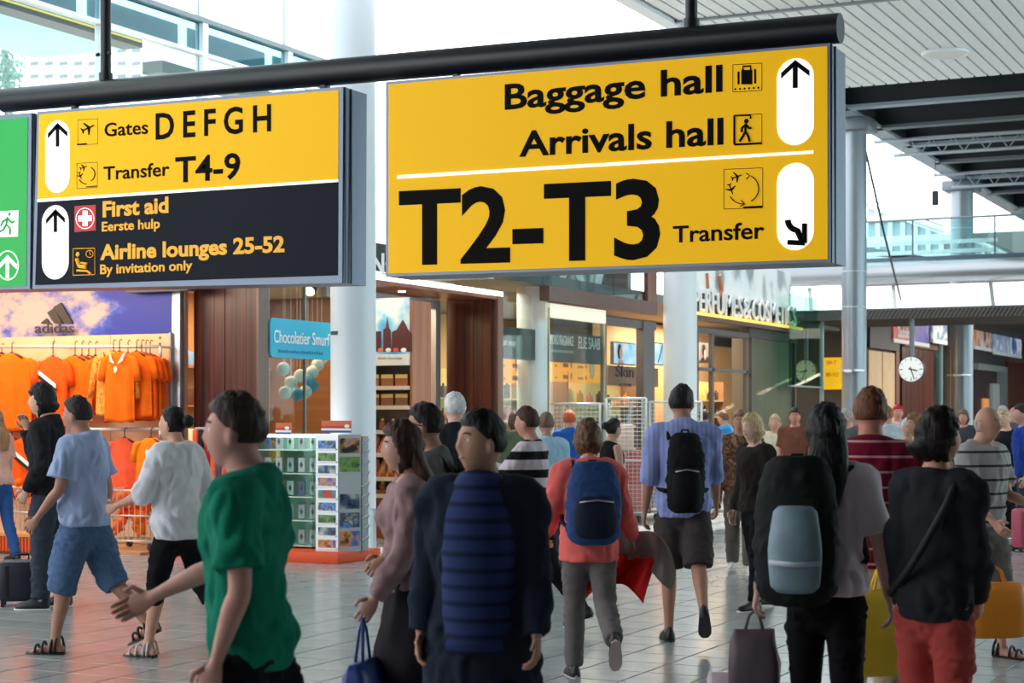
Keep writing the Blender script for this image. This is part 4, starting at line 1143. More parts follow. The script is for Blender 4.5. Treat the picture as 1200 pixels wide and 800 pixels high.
# ================================================================== PERFUME SHOP
XP = XF                                     # facade line
BROWNB = M((104, 78, 70), 0.45, 0.2, 0.06, 6)
GREYFR = M((96, 92, 92), 0.4, 0.4)
def ypx(px, X=XP): return PX(px, HZ, X).y
struct('wall_4', MB().box(-16.2, -16.1, 22.2, 40, 0, 3.55), M((222, 190, 140), 0.6))
# glass booth with dark name band and orange panels made as sign reflections
y0, y1, y2 = ypx(588), ypx(643), ypx(708)
t = thing('perfume_booth', 'glass fronted perfume booth with a black brand name band', 'booth', (XP, (y0 + y2) / 2, 0))
G1 = glass((244, 250, 248), 0.8)
MB().box(XP - .3, XP - .28, y0, y1, 0.06, 3.4).build('pane', G1, t)
MB().box(XP - .01, XP + .01, y1, y2, 0.06, PX(676, 373, XP).z).build('pane', G1, t)
MB().box(XP - .6, XP, y2 - .012, y2, 0.06, 3.0).build('side_pane', G1, t)
for y in (y1, y2): MB().box(XP - .015, XP + .015, y - .012, y + .012, 0, 3.2).build('joint', M((190, 186, 150), 0.3, 0.6), t)
za, zb = PX(676, 374, XP).z, PX(676, 358, XP).z
MB().box(XP - .05, XP + .03, y1, y2, za - .02, zb - 0.02).build('lit_head', M((246, 238, 214), 0.5, emit=0.3), t)
MB().box(XP - .5, XP - .36, ypx(586, XP - .36), ypx(707, XP - .36), PX(676, 423, XP).z, PX(676, 388, XP).z).build('name_band', M((30, 36, 38), 0.4), t)
A, B = PX(678, 408, XP - .35), PX(703, 411, XP - .35)
text(MB(), 'ELIE SAAB', A, (0, 1, 0), (0, 0, 1), B.y - A.y, 0.19, 0.0, 0.006).build('lettering', WHITE, t)
A, B = PX(645, 403, XP - .35), PX(672, 406, XP - .35)
text(MB(), 'MONO FRAGRANCE', A, (0, 1, 0), (0, 0, 1), B.y - A.y, 0.15, 0.0, 0.006).build('lettering', WHITE, t)
MB().box(XP - .35, XP - .345, A.y, B.y, A.z - .12, A.z - .08).build('small_print', M((120, 150, 150), 0.5), t)
A, B = PX(587, 404, XP - .35), PX(604, 406, XP - .35)
text(MB(), 'aroma makeup', A, (0, 1, 0), (0, 0, 1), B.y - A.y, 0.10, 0.0, 0.006).build('lettering', WHITE, t)
SIGN_REFL = M((246, 156, 34), 0.5, emit=0.75)  # glowing orange panels imitate hall signs reflected in the booth glass
for px0, px1, lab in ((586, 604, 'narrow painted orange sign reflection behind the booth glass beside the wood portal'), (647, 703, 'wide painted orange sign reflection with a pale pill shape behind the booth glass')):
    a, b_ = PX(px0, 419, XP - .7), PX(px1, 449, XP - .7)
    o = thing('sign_reflection', lab, 'sign', (XP - .7, a.y, b_.z))
    MB().box(XP - .75, XP - .7, a.y, b_.y, b_.z, a.z).build('board', SIGN_REFL, o)
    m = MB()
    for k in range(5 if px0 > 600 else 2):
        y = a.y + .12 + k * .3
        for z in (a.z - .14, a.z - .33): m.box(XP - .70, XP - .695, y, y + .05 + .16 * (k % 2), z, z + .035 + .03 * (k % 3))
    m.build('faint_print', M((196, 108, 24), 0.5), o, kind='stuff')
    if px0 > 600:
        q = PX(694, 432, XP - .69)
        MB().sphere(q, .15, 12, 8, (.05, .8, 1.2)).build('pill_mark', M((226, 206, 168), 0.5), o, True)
# brown beam, post and upper glazing
yb0, yb1 = ypx(643, XP + .05), ypx(770, XP + .05)
t = thing('facade_beam', 'brown wooden beam and post above the perfume booth', 'beam', (XP, yb0, 3.3))
MB().box(XP - .1, XP + .06, yb0, yb1, 3.30, 3.52).build('beam_body', BROWNB, t)
MB().box(XP - .02, XP + .05, ypx(756), yb1, 3.52, 4.45).build('post', wood((90, 46, 34), (132, 78, 58), 8), t)
t = thing('upper_glazing', 'glazed upper band above the brown beam with painted white reflections', 'glazing', (XP, yb0, 3.52))
yg0 = yb0; yb0 = ypx(589)
ys = np.linspace(yb0, ypx(756), 5)
MB().box(XP - .30, XP - .26, yb0, ypx(756), 3.55, 4.5).build('reflection_lining', print_mat([(60, 72, 76), (120, 136, 140), (226, 232, 232), (240, 244, 244)], 1.3, (1, 1, 0.35), seed=4), t)  # dark and white print, plus white strokes below, painted as glass reflections
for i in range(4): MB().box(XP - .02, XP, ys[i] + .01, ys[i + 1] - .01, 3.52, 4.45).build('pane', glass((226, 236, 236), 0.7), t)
MB().box(XP - .25, XP - .22, ypx(722), ypx(750), 3.6, 4.45).build('wood_panel', WOOD, t)
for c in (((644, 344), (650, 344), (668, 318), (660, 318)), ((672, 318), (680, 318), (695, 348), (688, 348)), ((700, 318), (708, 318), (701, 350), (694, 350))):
    MB().prism([PX(x, y, XP - .2) for x, y in c], (-.01, 0, 0)).build('painted_reflection', WHITE, t)
MB().box(XP - .24, XP - .2, ypx(690), ypx(756), 3.52, 3.72).build('sill_panel', M((222, 206, 178), 0.5), t)
yb0 = yg0
# skin care bay
y3, y4, y5 = ypx(710), ypx(756), ypx(768)
t = thing('shop_bay', 'grey framed perfume shop bay with a small screen', 'shop bay', (XP, y3, 0))
MB().box(XP - .12, XP, y3, y5 + .05, 3.05, 3.18).build('head_frame', GREYFR, t)
MB().box(XP - .12, XP + .02, ypx(753), ypx(766), 0, 3.18).build('post', GREYFR, t)
MB().box(XP - .1, XP - .02, y3, y3 + .08, 0, 3.1).build('post', GREYFR, t)
MB().box(XP - .7, XP - .65, ypx(712, XP - .65), y5 + 1.8, PX(735, 450, XP).z, PX(735, 426, XP).z).build('brown_band', M((142, 106, 82), 0.5), t)
A, B = PX(722, 441, XP - .64), PX(743, 442, XP - .64)
text(MB(), 'Skin', A, (0, 1, 0), (0, 0, 1), B.y - A.y, 0.20, 0.012, 0.006).build('lettering', M((70, 48, 40), 0.5), t)
A, B = PX(725, 453, XP - .64), PX(740, 453.5, XP - .64)
text(MB(), 'ACTION', A, (0, 1, 0), (0, 0, 1), B.y - A.y, 0.06, 0.0, 0.006).build('lettering', M((70, 48, 40), 0.5), t)
for (x0, x1, ya, yb, lab, sd) in ((720, 745, 401, 427, 'small lit screen with a face above the brown band', 1), (767, 779, 402, 427, 'second small lit screen half behind the white column', 5)):
    a, b_ = PX(x0, ya, XP - .55), PX(x1, yb, XP - .55)
    o = thing('wall_screen', lab, 'screen', (XP - .6, (a.y + b_.y) / 2, b_.z))
    MB().box(XP - .62, XP - .56, a.y - .02, b_.y + .02, b_.z - .02, a.z + .02).build('case', DARKGREY, o)
    MB().box(XP - .56, XP - .55, a.y, b_.y, b_.z, a.z).build('picture', print_mat([(110, 180, 220), (170, 214, 236), (230, 242, 248)], 2, (1, 1, 1), emit=0.5, seed=sd), o)
    if sd == 1:
        q = PX(727, 414, XP - .545)
        MB().sphere(q + Vector((0, -.03, .03)), .12, 12, 8, (.06, .85, 1.1)).build('hair_shape', M((40, 34, 40), 0.5), o, True)
        MB().sphere(q + Vector((.008, .02, .0)), .09, 12, 8, (.06, .8, 1.2)).build('face_shape', M((236, 196, 190), 0.5, emit=.2), o, True)
        MB().box(XP - .549, XP - .543, q.y - .08, q.y + .12, b_.z, q.z - .12).build('shoulder_shape', M((236, 206, 204), 0.5), o)
    else:
        MB().tube([PX(771, 425, XP - .547), PX(774, 414, XP - .547), PX(776, 405, XP - .547)], .012, 6).build('line_drawing', DARKGREY, o)
def shelving(label, short, yA, yB, x, zs, seed, per, pal, sc=1.0, cn=('green', 'cream', 'black', 'amber', 'grey', 'rosy')):
    t = thing('perfume_shelf', label, 'shelf', (x, (yA + yB) / 2, 0))
    MB().box(x - .35, x - .32, yA, yB, 0, 2.3).build('back_panel', M((240, 224, 150), 0.5), t)
    for z in zs: MB().box(x - .32, x, yA, yB, z - .03, z).build('shelf_board', M((226, 206, 176), 0.4), t)
    for y in (yA, yB): MB().box(x - .35, x, y - .02, y + .02, 0, 2.3).build('upright', M((160, 120, 90), 0.5), t)
    rb = random.Random(seed); names = ('green', 'pale', 'dark', 'amber', 'grey', 'rosy')
    for zi, z in enumerate(zs):
        for k in range(per):
            ci = rb.randrange(len(pal)); c = pal[ci]; y = yA + .1 + (yB - yA - .2) * (k + .5) / per; h = .1 + .13 * rb.random()
            m = MB(); m.rbox((x - .1, y, z + h / 2), .08 * sc, .11 * sc, h, .012); m.cyl((x - .1, y, z + h), (x - .1, y, z + h + .04), .02, 8)
            m.build('perfume_bottle', M(c, 0.2), None, 'auto', ORD[k] + ' ' + cn[ci] + ' bottle along the ' + ('lowest', 'second', 'third', 'fourth')[zi] + ' board of the ' + short, 'bottle', 'perfume bottles on the ' + short)
PAL = [(70, 110, 80), (220, 200, 150), (50, 44, 44), (210, 140, 60), (130, 136, 140), (210, 120, 120)]
shelving('yellow perfume shelf in the skin care bay', 'skin care shelf', ypx(712), ypx(790), XP - .7, (.6, 1.0, 1.4, 1.75), 2, 7, PAL)
shelving('yellow perfume shelf inside the glass booth', 'glass booth shelf', ypx(588) + .2, ypx(706), XP - 1.3, (.7, 1.1, 1.5, 1.85), 3, 9, PAL)
# perfume lettering, fascia and entrance
yl0, yl1 = ypx(806, XP + .1), ypx(936, XP + .1)
t = thing('perfume_fascia', 'white picture fascia with perfumes and cosmetics lettering', 'sign', (XP, yl0, 3.4))
MB().box(XP - .1, XP + .02, yl0, yl1 - .3, 3.46, 4.6).build('picture_band', print_mat([(150, 158, 162), (236, 240, 240), (248, 250, 250), (250, 250, 250), (170, 176, 180)], .9, (1, 1, .8), seed=7), t)
MB().box(XP - .1, XP + .16, yl0, yl1, 3.32, 3.40).build('canopy_board', M((96, 66, 54), 0.45), t)
MB().box(XP + .08, XP + .18, yl0, yl1 + .05, 3.40, 3.455).build('yellow_strip', M((250, 204, 92), 0.4, emit=0.9), t)
A, B = PX(812, 372, XP + .10), PX(930, 383, XP + .10)
mb = text(MB(), 'PERFUMES', Vector((XP + .10, ypx(812, XP + .08), 3.48)), (0, 1, 0), (0, 0, 1), ypx(869, XP + .08) - ypx(812, XP + .08), 0.40, 0.008, 0.03)
mb.build('lettering', WHITE, t)
text(MB(), '&', Vector((XP + .10, ypx(870, XP + .08), 3.48)), (0, 1, 0), (0, 0, 1), ypx(879.5, XP + .08) - ypx(870, XP + .08), 0.40, 0.008, 0.03).build('lettering', WHITE, t)
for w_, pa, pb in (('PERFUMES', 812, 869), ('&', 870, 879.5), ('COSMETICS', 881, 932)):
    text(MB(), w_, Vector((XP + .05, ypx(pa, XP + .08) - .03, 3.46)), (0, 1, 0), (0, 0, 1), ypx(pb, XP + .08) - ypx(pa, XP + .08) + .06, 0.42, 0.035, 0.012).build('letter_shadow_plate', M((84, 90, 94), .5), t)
text(MB(), 'COSMETICS', Vector((XP + .10, ypx(881, XP + .08), 3.48)), (0, 1, 0), (0, 0, 1), ypx(932, XP + .08) - ypx(881, XP + .08), 0.40, 0.008, 0.03).build('lettering', WHITE, t)
MB().tube([PX(842, 322, XP + .03), PX(845, 340, XP + .03), PX(840, 350, XP + .03)], .05, 8).build('printed_arm', M((196, 120, 76), 0.5), t)
MB().tube([PX(828, 320, XP + .03), PX(829, 338, XP + .03)], .04, 8).build('printed_arm', M((190, 116, 76), 0.5), t)
# entrance doors
t = thing('shop_entrance', 'grey framed glass entrance under the perfumes lettering', 'entrance', (XP, ypx(850), 0))
zt, zm = PX(850, 393, XP).z, PX(850, 434, XP).z
for px in (818, 836, 876): MB().box(XP - .08, XP + .0, ypx(px) - .05, ypx(px) + .05, 0, zt).build('frame_post', GREYFR, t)
MB().box(XP - .08, XP, ypx(815), ypx(880), zt, zt + .1).build('frame_head', GREYFR, t)
MB().box(XP - .08, XP, ypx(815), ypx(880), zm - .03, zm + .03).build('frame_rail', GREYFR, t)
for a, b_ in ((818, 836), (836, 876)): MB().box(XP - .05, XP - .04, ypx(a) + .05, ypx(b_) - .05, 0.03, zt).build('pane', glass((250, 248, 244), 0.12), t)
MB().box(XP - .2, XP + .01, ypx(878), ypx(934), 3.12, 3.32).build('canopy_lining', M((70, 62, 58), 0.5), t)
t = thing('shop_pier', 'tall grey glazed pier between the entrance and the mirrored clock', 'pier', (XP, ypx(905), 0))
MB().box(XP - .4, XP - .05, ypx(880), ypx(931), 0, 3.12).build('pier_body', M((128, 122, 112), 0.5), t)
for a, b_ in ((881, 897), (897, 914), (914, 930)): MB().box(XP - .02, XP, ypx(a) + .02, ypx(b_) - .02, 0.05, 3.1).build('pane', glass((244, 246, 240), 0.10), t)
for px in (880, 931): MB().box(XP - .03, XP + .03, ypx(px) - .04, ypx(px) + .04, 0, 3.12).build('post', GREYFR, t)
# interior walls of the perfume shop seen through the entrance
struct('wall_5', MB().box(-13.6, -13.5, ypx(842), 39.9, 0, 3.5), M((228, 176, 124), 0.6))
shelving('amber perfume shelf behind the entrance doors', 'entrance shelf', ypx(812, -12.6) - .2, ypx(848, -12.6), -12.6, (.8, 1.2, 1.55, 1.9), 6, 8, [(60, 40, 36), (220, 190, 120), (40, 40, 44), (200, 150, 70)], cn=('brown', 'cream', 'black', 'amber'))
t = thing('wall_picture', 'dark picture of a face inside the perfume shop entrance', 'picture', (-12.3, ypx(824), 2.2))
a, b_ = PX(820, 401, -12.3), PX(834, 425, -12.3)
MB().box(-12.33, -12.29, a.y, b_.y, b_.z, a.z).build('board', M((150, 146, 156), 0.5), t)
q = PX(825, 410, -12.285)
MB().sphere(q, .13, 12, 8, (.05, .8, 1)).build('hair_shape', BLACK, t, True)
MB().sphere(q + Vector((.006, .05, -.1)), .1, 12, 8, (.05, .7, 1.1)).build('face_shape', M((206, 200, 204), 0.5), t, True)
MB().prism([PX(818, 425, -12.285), PX(833, 425, -12.285), PX(830, 418, -12.285), PX(823, 419, -12.285)], (-.004, 0, 0)).build('shoulder_shape', BLACK, t)
MB().box(-13.49, -13.45, ypx(838, -13.4), ypx(868, -13.4), PX(850, 406, -13.4).z, PX(850, 392, -13.4).z).build('dark_sign', M((60, 52, 48), 0.5), label='dark band sign on the peach wall behind the entrance', cat='sign')
# green tinted glass screen past the lettering
t = thing('glass_screen', 'tall green tinted glass screen beside the perfumes lettering', 'glass screen', (-10.6, 37.3, 0))
a, b_ = PX(925, 340, -10.7), PX(963, 340, -10.7)
GG = glass((196, 226, 218), 0.3)
MB().box(-10.71, -10.69, a.y, (a.y + b_.y) / 2 - .01, 2.2, 4.1).build('pane', GG, t)
MB().box(-10.71, -10.69, (a.y + b_.y) / 2 + .01, b_.y, 2.2, 4.1).build('pane', GG, t)
for px in (963,): MB().box(-10.74, -10.66, ypx(px, -10.7) - .03, ypx(px, -10.7) + .03, 0, 4.1).build('post', M((150, 176, 190), 0.3, 0.5), t)
MB().box(-10.74, -10.66, a.y, b_.y, 2.17, 2.2).build('bottom_rail', M((150, 176, 190), 0.3, 0.5), t)
# dark cross wall with a yellow sign reflection built as a glowing board, behind the screen
struct('wall_6', MB().box(-14, -10.9, 40.2, 40.3, 0, 4.2), M((62, 64, 68), 0.5))
a, b_ = PY(963, 419, 40.0), PY(984, 456, 40.0)
t = thing('yellow_sign_reflection', 'small painted reflection of a yellow sign beside the mirrored clock and grey column', 'sign', ((a.x + b_.x) / 2, 40, b_.z))
MB().box(a.x, b_.x + .08, 40.0, 40.199, b_.z, a.z).build('board', M((248, 196, 24), 0.5, emit=0.5), t)
A, B = PY(981, 427, 39.99), PY(968, 427, 39.99)
text(MB(), 'T4E', A, (-1, 0, 0), (0, 0, 1), A.x - B.x, 0.09, 0, 0.004).build('lettering', M((190, 110, 10), 0.5), t)
A, B = PY(982, 441, 39.99), PY(968, 441, 39.99)
text(MB(), 'D1-08', A, (-1, 0, 0), (0, 0, 1), A.x - B.x, 0.09, 0, 0.004).build('lettering', M((190, 110, 10), 0.5), t)
MB().box(a.x - .02, a.x + .04, 39.97, 40.0, b_.z, a.z).build('white_edge', WHITE, t)

def clock(label, px, py, dia_px, Y, hh, mm, top, face, extra=None):
    c = PY(px, py, Y); r = dia_px * (Y / ray(px)[1]) / F / 2
    t = thing('hanging_clock', label, 'clock', (c.x, Y, c.z - r), 'station clocks')
    MB().cyl((c.x, Y + .10, c.z), (c.x, Y - .02, c.z), r, 40).build('case', DARKGREY, t, 'auto')
    MB().cyl((c.x, Y - .018, c.z), (c.x, Y - .028, c.z), r * .93, 40).build('dial', face, t, 'auto')
    for k in range(12):
        a = R(30 * k); L = .18 if k % 3 else .26
        m = MB(); u = Vector((math.sin(a), 0, math.cos(a))); v = Vector((u.z, 0, -u.x)); w = .022 if k % 3 else .035
        C0 = Vector((c.x, Y - .032, c.z))
        m.prism([C0 + (u * (.88 - L) + v * w) * r, C0 + (u * .88 + v * w) * r, C0 + (u * .88 - v * w) * r, C0 + (u * (.88 - L) - v * w) * r], (0, .003, 0))
        m.build('hour_mark', BLACK, t)
    for a, L, w, nm in ((R(30 * hh + mm / 2), .5, .05, 'hour_hand'), (R(6 * mm), .8, .036, 'minute_hand')):
        u = Vector((math.sin(a), 0, math.cos(a))); v = Vector((u.z, 0, -u.x)); C0 = Vector((c.x, Y - .038, c.z))
        MB().prism([C0 + (u * -.2 + v * w) * r, C0 + (u * L + v * w) * r, C0 + (u * L - v * w) * r, C0 + (u * -.2 - v * w) * r], (0, .004, 0)).build(nm, BLACK, t)
    MB().cyl((c.x, Y + .04, c.z + r * .95), (c.x, Y + .04, top), .055, 12).build('hanger', GREYMETAL, t, 'auto')
    return c
clock('bright round station clock hanging in front of dark red wood', 1068, 432.5, 31, 36.95, 3, 27, 3.70, M((244, 244, 240), 0.4, emit=0.25))
clock('dimmer mirrored clock built as a reflection behind the green glass screen', 944, 434.5, 27, 39.0, 8, 33, 3.55, M((206, 208, 196), 0.4))  # dim clock with reversed time, modelled in place of a glass reflection

# ================================================================== BRIDGE ACROSS THE HALL
YB = 37.0
X0, X1 = -12.2, 8.7
t = thing('foot_bridge', 'white panelled foot bridge with grey edge tube across the hall', 'bridge', (-2, YB + 1.5, 3.7))
zz = lambda py: PY(1100, py, YB).z
MB().box(X0, X1, YB, YB + 3.0, zz(361), zz(332)).build('deck', M((110, 116, 120), 0.5), t)
MB().tube([(X0, YB - .1, zz(318)), (X1, YB - .1, zz(318))], (zz(305) - zz(331)) / 2, 24).build('edge_tube', M((150, 156, 162), 0.3, 0.5), t, True)
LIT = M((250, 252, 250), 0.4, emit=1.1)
edges = [PY(p, 345, YB).x for p in (876, 905, 940, 982, 1030, 1085 - 20, 1165, 1215, 1300)]
edges = [X0, PY(900, 345, YB).x, PY(950, 345, YB).x, PY(1048, 345, YB).x, PY(1162, 345, YB).x] + [PY(1162, 345, YB).x + 2.1 * k for k in range(1, 6)]
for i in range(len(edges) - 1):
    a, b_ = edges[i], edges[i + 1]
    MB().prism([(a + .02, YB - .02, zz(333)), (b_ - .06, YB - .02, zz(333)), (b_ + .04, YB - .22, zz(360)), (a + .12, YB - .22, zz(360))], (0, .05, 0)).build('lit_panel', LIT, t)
    MB().prism([(b_ - .06, YB - .03, zz(332)), (b_ + .02, YB - .03, zz(332)), (b_ + .12, YB - .24, zz(361)), (b_ + .04, YB - .24, zz(361))], (0, .05, 0)).build('panel_rib', M((170, 178, 176), 0.4, 0.3), t)
MB().box(X0, X1, YB - .18, YB + 3, zz(373), zz(362)).build('soffit', M((64, 62, 62), 0.7), t)
m = MB()
for k in range(90):
    x = -10.2 + k * .09
    m.tube([(x, YB - .19, zz(372.5)), (x + .12, YB - .19, zz(362))], .010, 4)
m.build('mesh_strips', M((130, 120, 114), 0.5, .4), t, kind='stuff')
MB().box(X0, X1, YB - .06, YB + .0, zz(305), zz(300)).build('upstand', M((72, 92, 106), 0.4, .3), t)
GB = glass((216, 240, 240), 0.8)
for k in range(12):
    x = X0 + .1 + k * 1.72
    MB().box(x + .02, x + 1.70, YB - .012, YB, zz(300), zz(258)).build('rail_pane', GB, t)
    MB().box(x - .012, x + .012, YB - .03, YB + .02, zz(302), zz(256)).build('rail_post', M((70, 90, 100), 0.4, .4), t)
MB().tube([(X0, YB - .01, zz(256)), (X1, YB - .01, zz(256))], .025, 8).build('handrail', M((96, 120, 126), 0.35, .4), t, True)
for py in (280, 268): MB().box(X0, PY(1138, 300, YB).x, YB + 2.9, YB + 2.95, zz(py) - .04, zz(py) + .05).build('far_rail', WHITE, t)
# glazed stair flights seen over the bridge
t = thing('glass_stair', 'white framed glazed stair with sloping rail beyond the foot bridge', 'stair', (-6, 42, 4.5))
YSx = 46.0
S_ = lambda x, y: PY(x, y, YSx)
for (pts, n) in ((((1017, 243), (1106, 275), (1106, 310), (1017, 310)), 6), (((1143, 285), (1200, 312), (1200, 318), (1143, 312)), 5)):
    A, B, C_, D = [S_(*q) for q in pts]
    for k in range(n):
        f0, f1 = k / n, (k + 1) / n
        P0, P1, P2, P3 = A.lerp(B, f0), A.lerp(B, f1 - .06), D.lerp(C_, f1 - .06), D.lerp(C_, f0)
        MB().prism([P0, P1, P2, P3], (0, .03, 0)).build('pane', M((150, 176, 184), 0.2), t)
        MB().prism([A.lerp(B, f1 - .06), A.lerp(B, f1), D.lerp(C_, f1), D.lerp(C_, f1 - .06)], (0, -.05, 0)).build('frame_post', WHITE, t)
    MB().tube([A + Vector((0, -.05, .08)), B + Vector((0, -.05, .08))], .07, 6).build('sloping_rail', WHITE, t)
    MB().tube([A + Vector((0, -.05, .22)), B + Vector((0, -.05, .22))], .02, 6).build('sloping_handrail', M((90, 110, 116), .4, .4), t)
for py in (258, 282, 303): MB().box(S_(1016, py).x, S_(1138, py).x, YSx - .1, YSx, S_(1016, py).z - .08, S_(1016, py).z + .08).build('frame_rail', WHITE, t)
MB().prism([S_(1017, 290), S_(1100, 303), S_(1100, 306), S_(1017, 300)], (0, -.1, 0)).build('flight', M((80, 108, 112), 0.4), t)

# ================================================================== SHOPS PAST THE BRIDGE
def y11(px): return ypx(px, XF)
struct('wall_7', MB().box(XF - .5, XF - .06, 40.6, 67.8, 0, 4.25), M((46, 46, 50), 0.6))
MB().box(XF - .06, XF + .10, y11(1015), y11(1050), PX(1030, 409, XF).z, 4.25).build('dark_fascia', M((62, 64, 70), 0.5), label='plain dark grey fascia above the beige doors past the bridge', cat='fascia')
t = thing('shop_door', 'pair of lit beige doors past the foot bridge', 'door', (XF, y11(1033), 0))
for a, b_ in ((1017, 1033), (1033.5, 1048)): MB().box(XF - .05, XF + .02, y11(a) + .02, y11(b_) - .02, 0, PX(1033, 412, XF).z).build('leaf', M((222, 184, 140), 0.5, 0, .08, 2), t)
MB().box(XF - .04, XF + .05, y11(1048), y11(1052), 0, 3.3).build('jamb', M((120, 70, 50), 0.5), t)
for i, (a, b_, lab) in enumerate(((1056, 1093, 'dark red wood wall behind the bright hanging clock'), (1180, 1204, 'dark red wood wall at the far end of the shop row'))):
    t = thing('wood_wall', lab, 'wall panel', (XF, y11(a), 0))
    n = 8; ya, yb = y11(a), y11(b_)
    planks(t, (XF - .05, ya, 0), (0, 1, 0), n, (yb - ya) / n, 0.0, 3.5 if i == 0 else 3.4, WOOD, (.08, 0, 0))
    MB().box(XF - .06, XF + .12, ya - .1, yb + .1, 3.4, 3.52).build('top_beam', M((92, 60, 48), 0.5), t)
def poster(label, a, b_, ya, yb, cols, seed, X=XF + .14):
    A, B = PX(a, ya, X), PX(b_, yb, X)
    t = thing('lit_poster', label, 'poster', (X, (A.y + B.y) / 2, B.z), 'lit posters past the bridge')
    MB().box(X - .06, X, A.y, B.y, B.z + .1, min(A.z, 4.22)).build('picture', print_mat(cols, 1.2, (1, 1, 1), emit=0.35, seed=seed), t)
    MB().box(X - .06, X + .01, A.y, B.y, B.z, B.z + .1).build('white_foot', WHITE, t)
    return t
t = poster('lit poster in red black and white above the wood wall', 1047, 1068, 370, 404, [(190, 40, 40), (40, 40, 46), (200, 60, 56), (60, 60, 66)], 3)
A, B = PX(1052, 394, XF + .15), PX(1067, 397, XF + .15)
text(MB(), 'Sudoku', A, (0, 1, 0), (0, 0, 1), B.y - A.y, .28, .03, .006).build('lettering', WHITE, t)
poster('lit poster in deep blue above the wood wall', 1070, 1089, 370, 407, [(40, 50, 150), (70, 60, 170), (40, 40, 110), (120, 110, 210)], 4)
poster('lit poster of clothing in white and pale blue', 1093, 1110, 370, 404, [(210, 210, 214), (90, 130, 160), (236, 238, 240), (120, 150, 170)], 5)
poster('lit poster in amber and brown tones beside the farther column', 1142, 1162, 370, 412, [(120, 66, 40), (170, 110, 70), (210, 180, 150), (60, 70, 130)], 6)
poster('lit poster in pale grey and blue near the end of the row', 1165, 1197, 370, 420, [(170, 180, 186), (110, 130, 170), (220, 224, 228), (70, 90, 150)], 7)
t = thing('shop_window', 'tall glass shop window past the wood wall with dim goods inside', 'window', (XF, y11(1104), 0))
MB().box(XF - .04, XF - .02, y11(1093), y11(1114), 0, 3.6).build('pane', glass((206, 220, 220), 1.0), t)
MB().box(XF - .055, XF - .045, y11(1093), y11(1114), 0, 3.6).build('goods_print', print_mat([(70, 84, 88), (120, 136, 138), (96, 100, 96), (150, 160, 150)], 1.4, (1, 1, 1), seed=12), t)
MB().box(XF - .03, XF + .03, y11(1103) - .06, y11(1103) + .06, 0, 3.6).build('post', M((160, 186, 196), .3, .5), t)
MB().box(XF - .06, XF + .08, y11(1114), y11(1120), 0, 3.6).build('wood_pier', WOODLIGHT, label='light wood pier just before the farther grey column', cat='pier')
t = thing('shop_door', 'dark doorway with a pale jamb past the farther column', 'door', (XF, y11(1158), 0))
MB().box(XF - .05, XF + .0, y11(1142), y11(1168), 0, 3.0).build('leaf', M((38, 26, 24), 0.5), t)
MB().box(XF - .05, XF + .06, y11(1150), y11(1157), 0, 2.1).build('orange_reveal', M((236, 160, 96), 0.5), t)  # reveal in one plain orange colour
MB().box(XF - .05, XF + .10, y11(1160), y11(1168), 0, 2.6).build('jamb', M((160, 172, 176), .4, .3), t)
MB().box(XF - .05, XF + .12, y11(1142), y11(1174), 3.0, 3.2).build('lintel', M((140, 146, 150), .4, .3), t)
MB().box(XF - .05, XF + .08, y11(1170), y11(1178), 0, 3.2).build('steel_pier', STEEL, label='steel pier between the dark doorway and the end wood wall', cat='pier')

# ================================================================== CAGE TROLLEYS in front of the perfume shop
WIREM = M((206, 212, 212), 0.35, .4)
def cage(label, p0, p1, zt, panels):
    """wire mesh barrier along p0 -> p1"""
    p0, p1 = Vector(p0), Vector(p1); u = (p1 - p0).normalized(); L = (p1 - p0).length
    t = thing('mesh_cage', label, 'cage trolley', tuple((p0 + p1) / 2), 'wire mesh cages')
    n = Vector((-u.y, u.x, 0)) * .6
    m = MB()
    for q in (p0, p1):
        m.tube([q + Vector((0, 0, .1)), q + Vector((0, 0, zt)), q + n + Vector((0, 0, zt)), q + n + Vector((0, 0, .1))], .02, 8)
    for z in (.14, zt * .5, zt): m.tube([p0 + Vector((0, 0, z)), p1 + Vector((0, 0, z))], .018, 8)
    m.build('frame', WIREM, t, True)
    m = MB(); k = int(L / .06)
    for i in range(1, k): m.tube([p0 + u * (L * i / k) + Vector((0, 0, .14)), p0 + u * (L * i / k) + Vector((0, 0, zt))], .0035, 4)
    kz = int(zt / .06)
    for i in range(3, kz): m.tube([p0 + Vector((0, 0, zt * i / kz)), p1 + Vector((0, 0, zt * i / kz))], .0035, 4)
    m.build('mesh_wires', WIREM, t, kind='stuff')
    MB().prism([p0 + Vector((0, 0, .1)), p1 + Vector((0, 0, .1)), p1 + n + Vector((0, 0, .1)), p0 + n + Vector((0, 0, .1))], (0, 0, .04)).build('floor_plate', STEEL, t)
    for q in (p0 + u * .1, p1 - u * .1, p0 + u * .1 + n, p1 - u * .1 + n):
        MB().cyl((q.x - .02, q.y, .05), (q.x + .02, q.y, .05), .05, 12).build('caster', BLACK, t, 'auto')
    return n
dC = 25.6
A, B = PD(711, dC), PD(757, dC)
n = cage('tall wire mesh cage holding pink boxes behind the woman in coral', (A.x, A.y, 0), (B.x, B.y, 0), 1.83, 1)
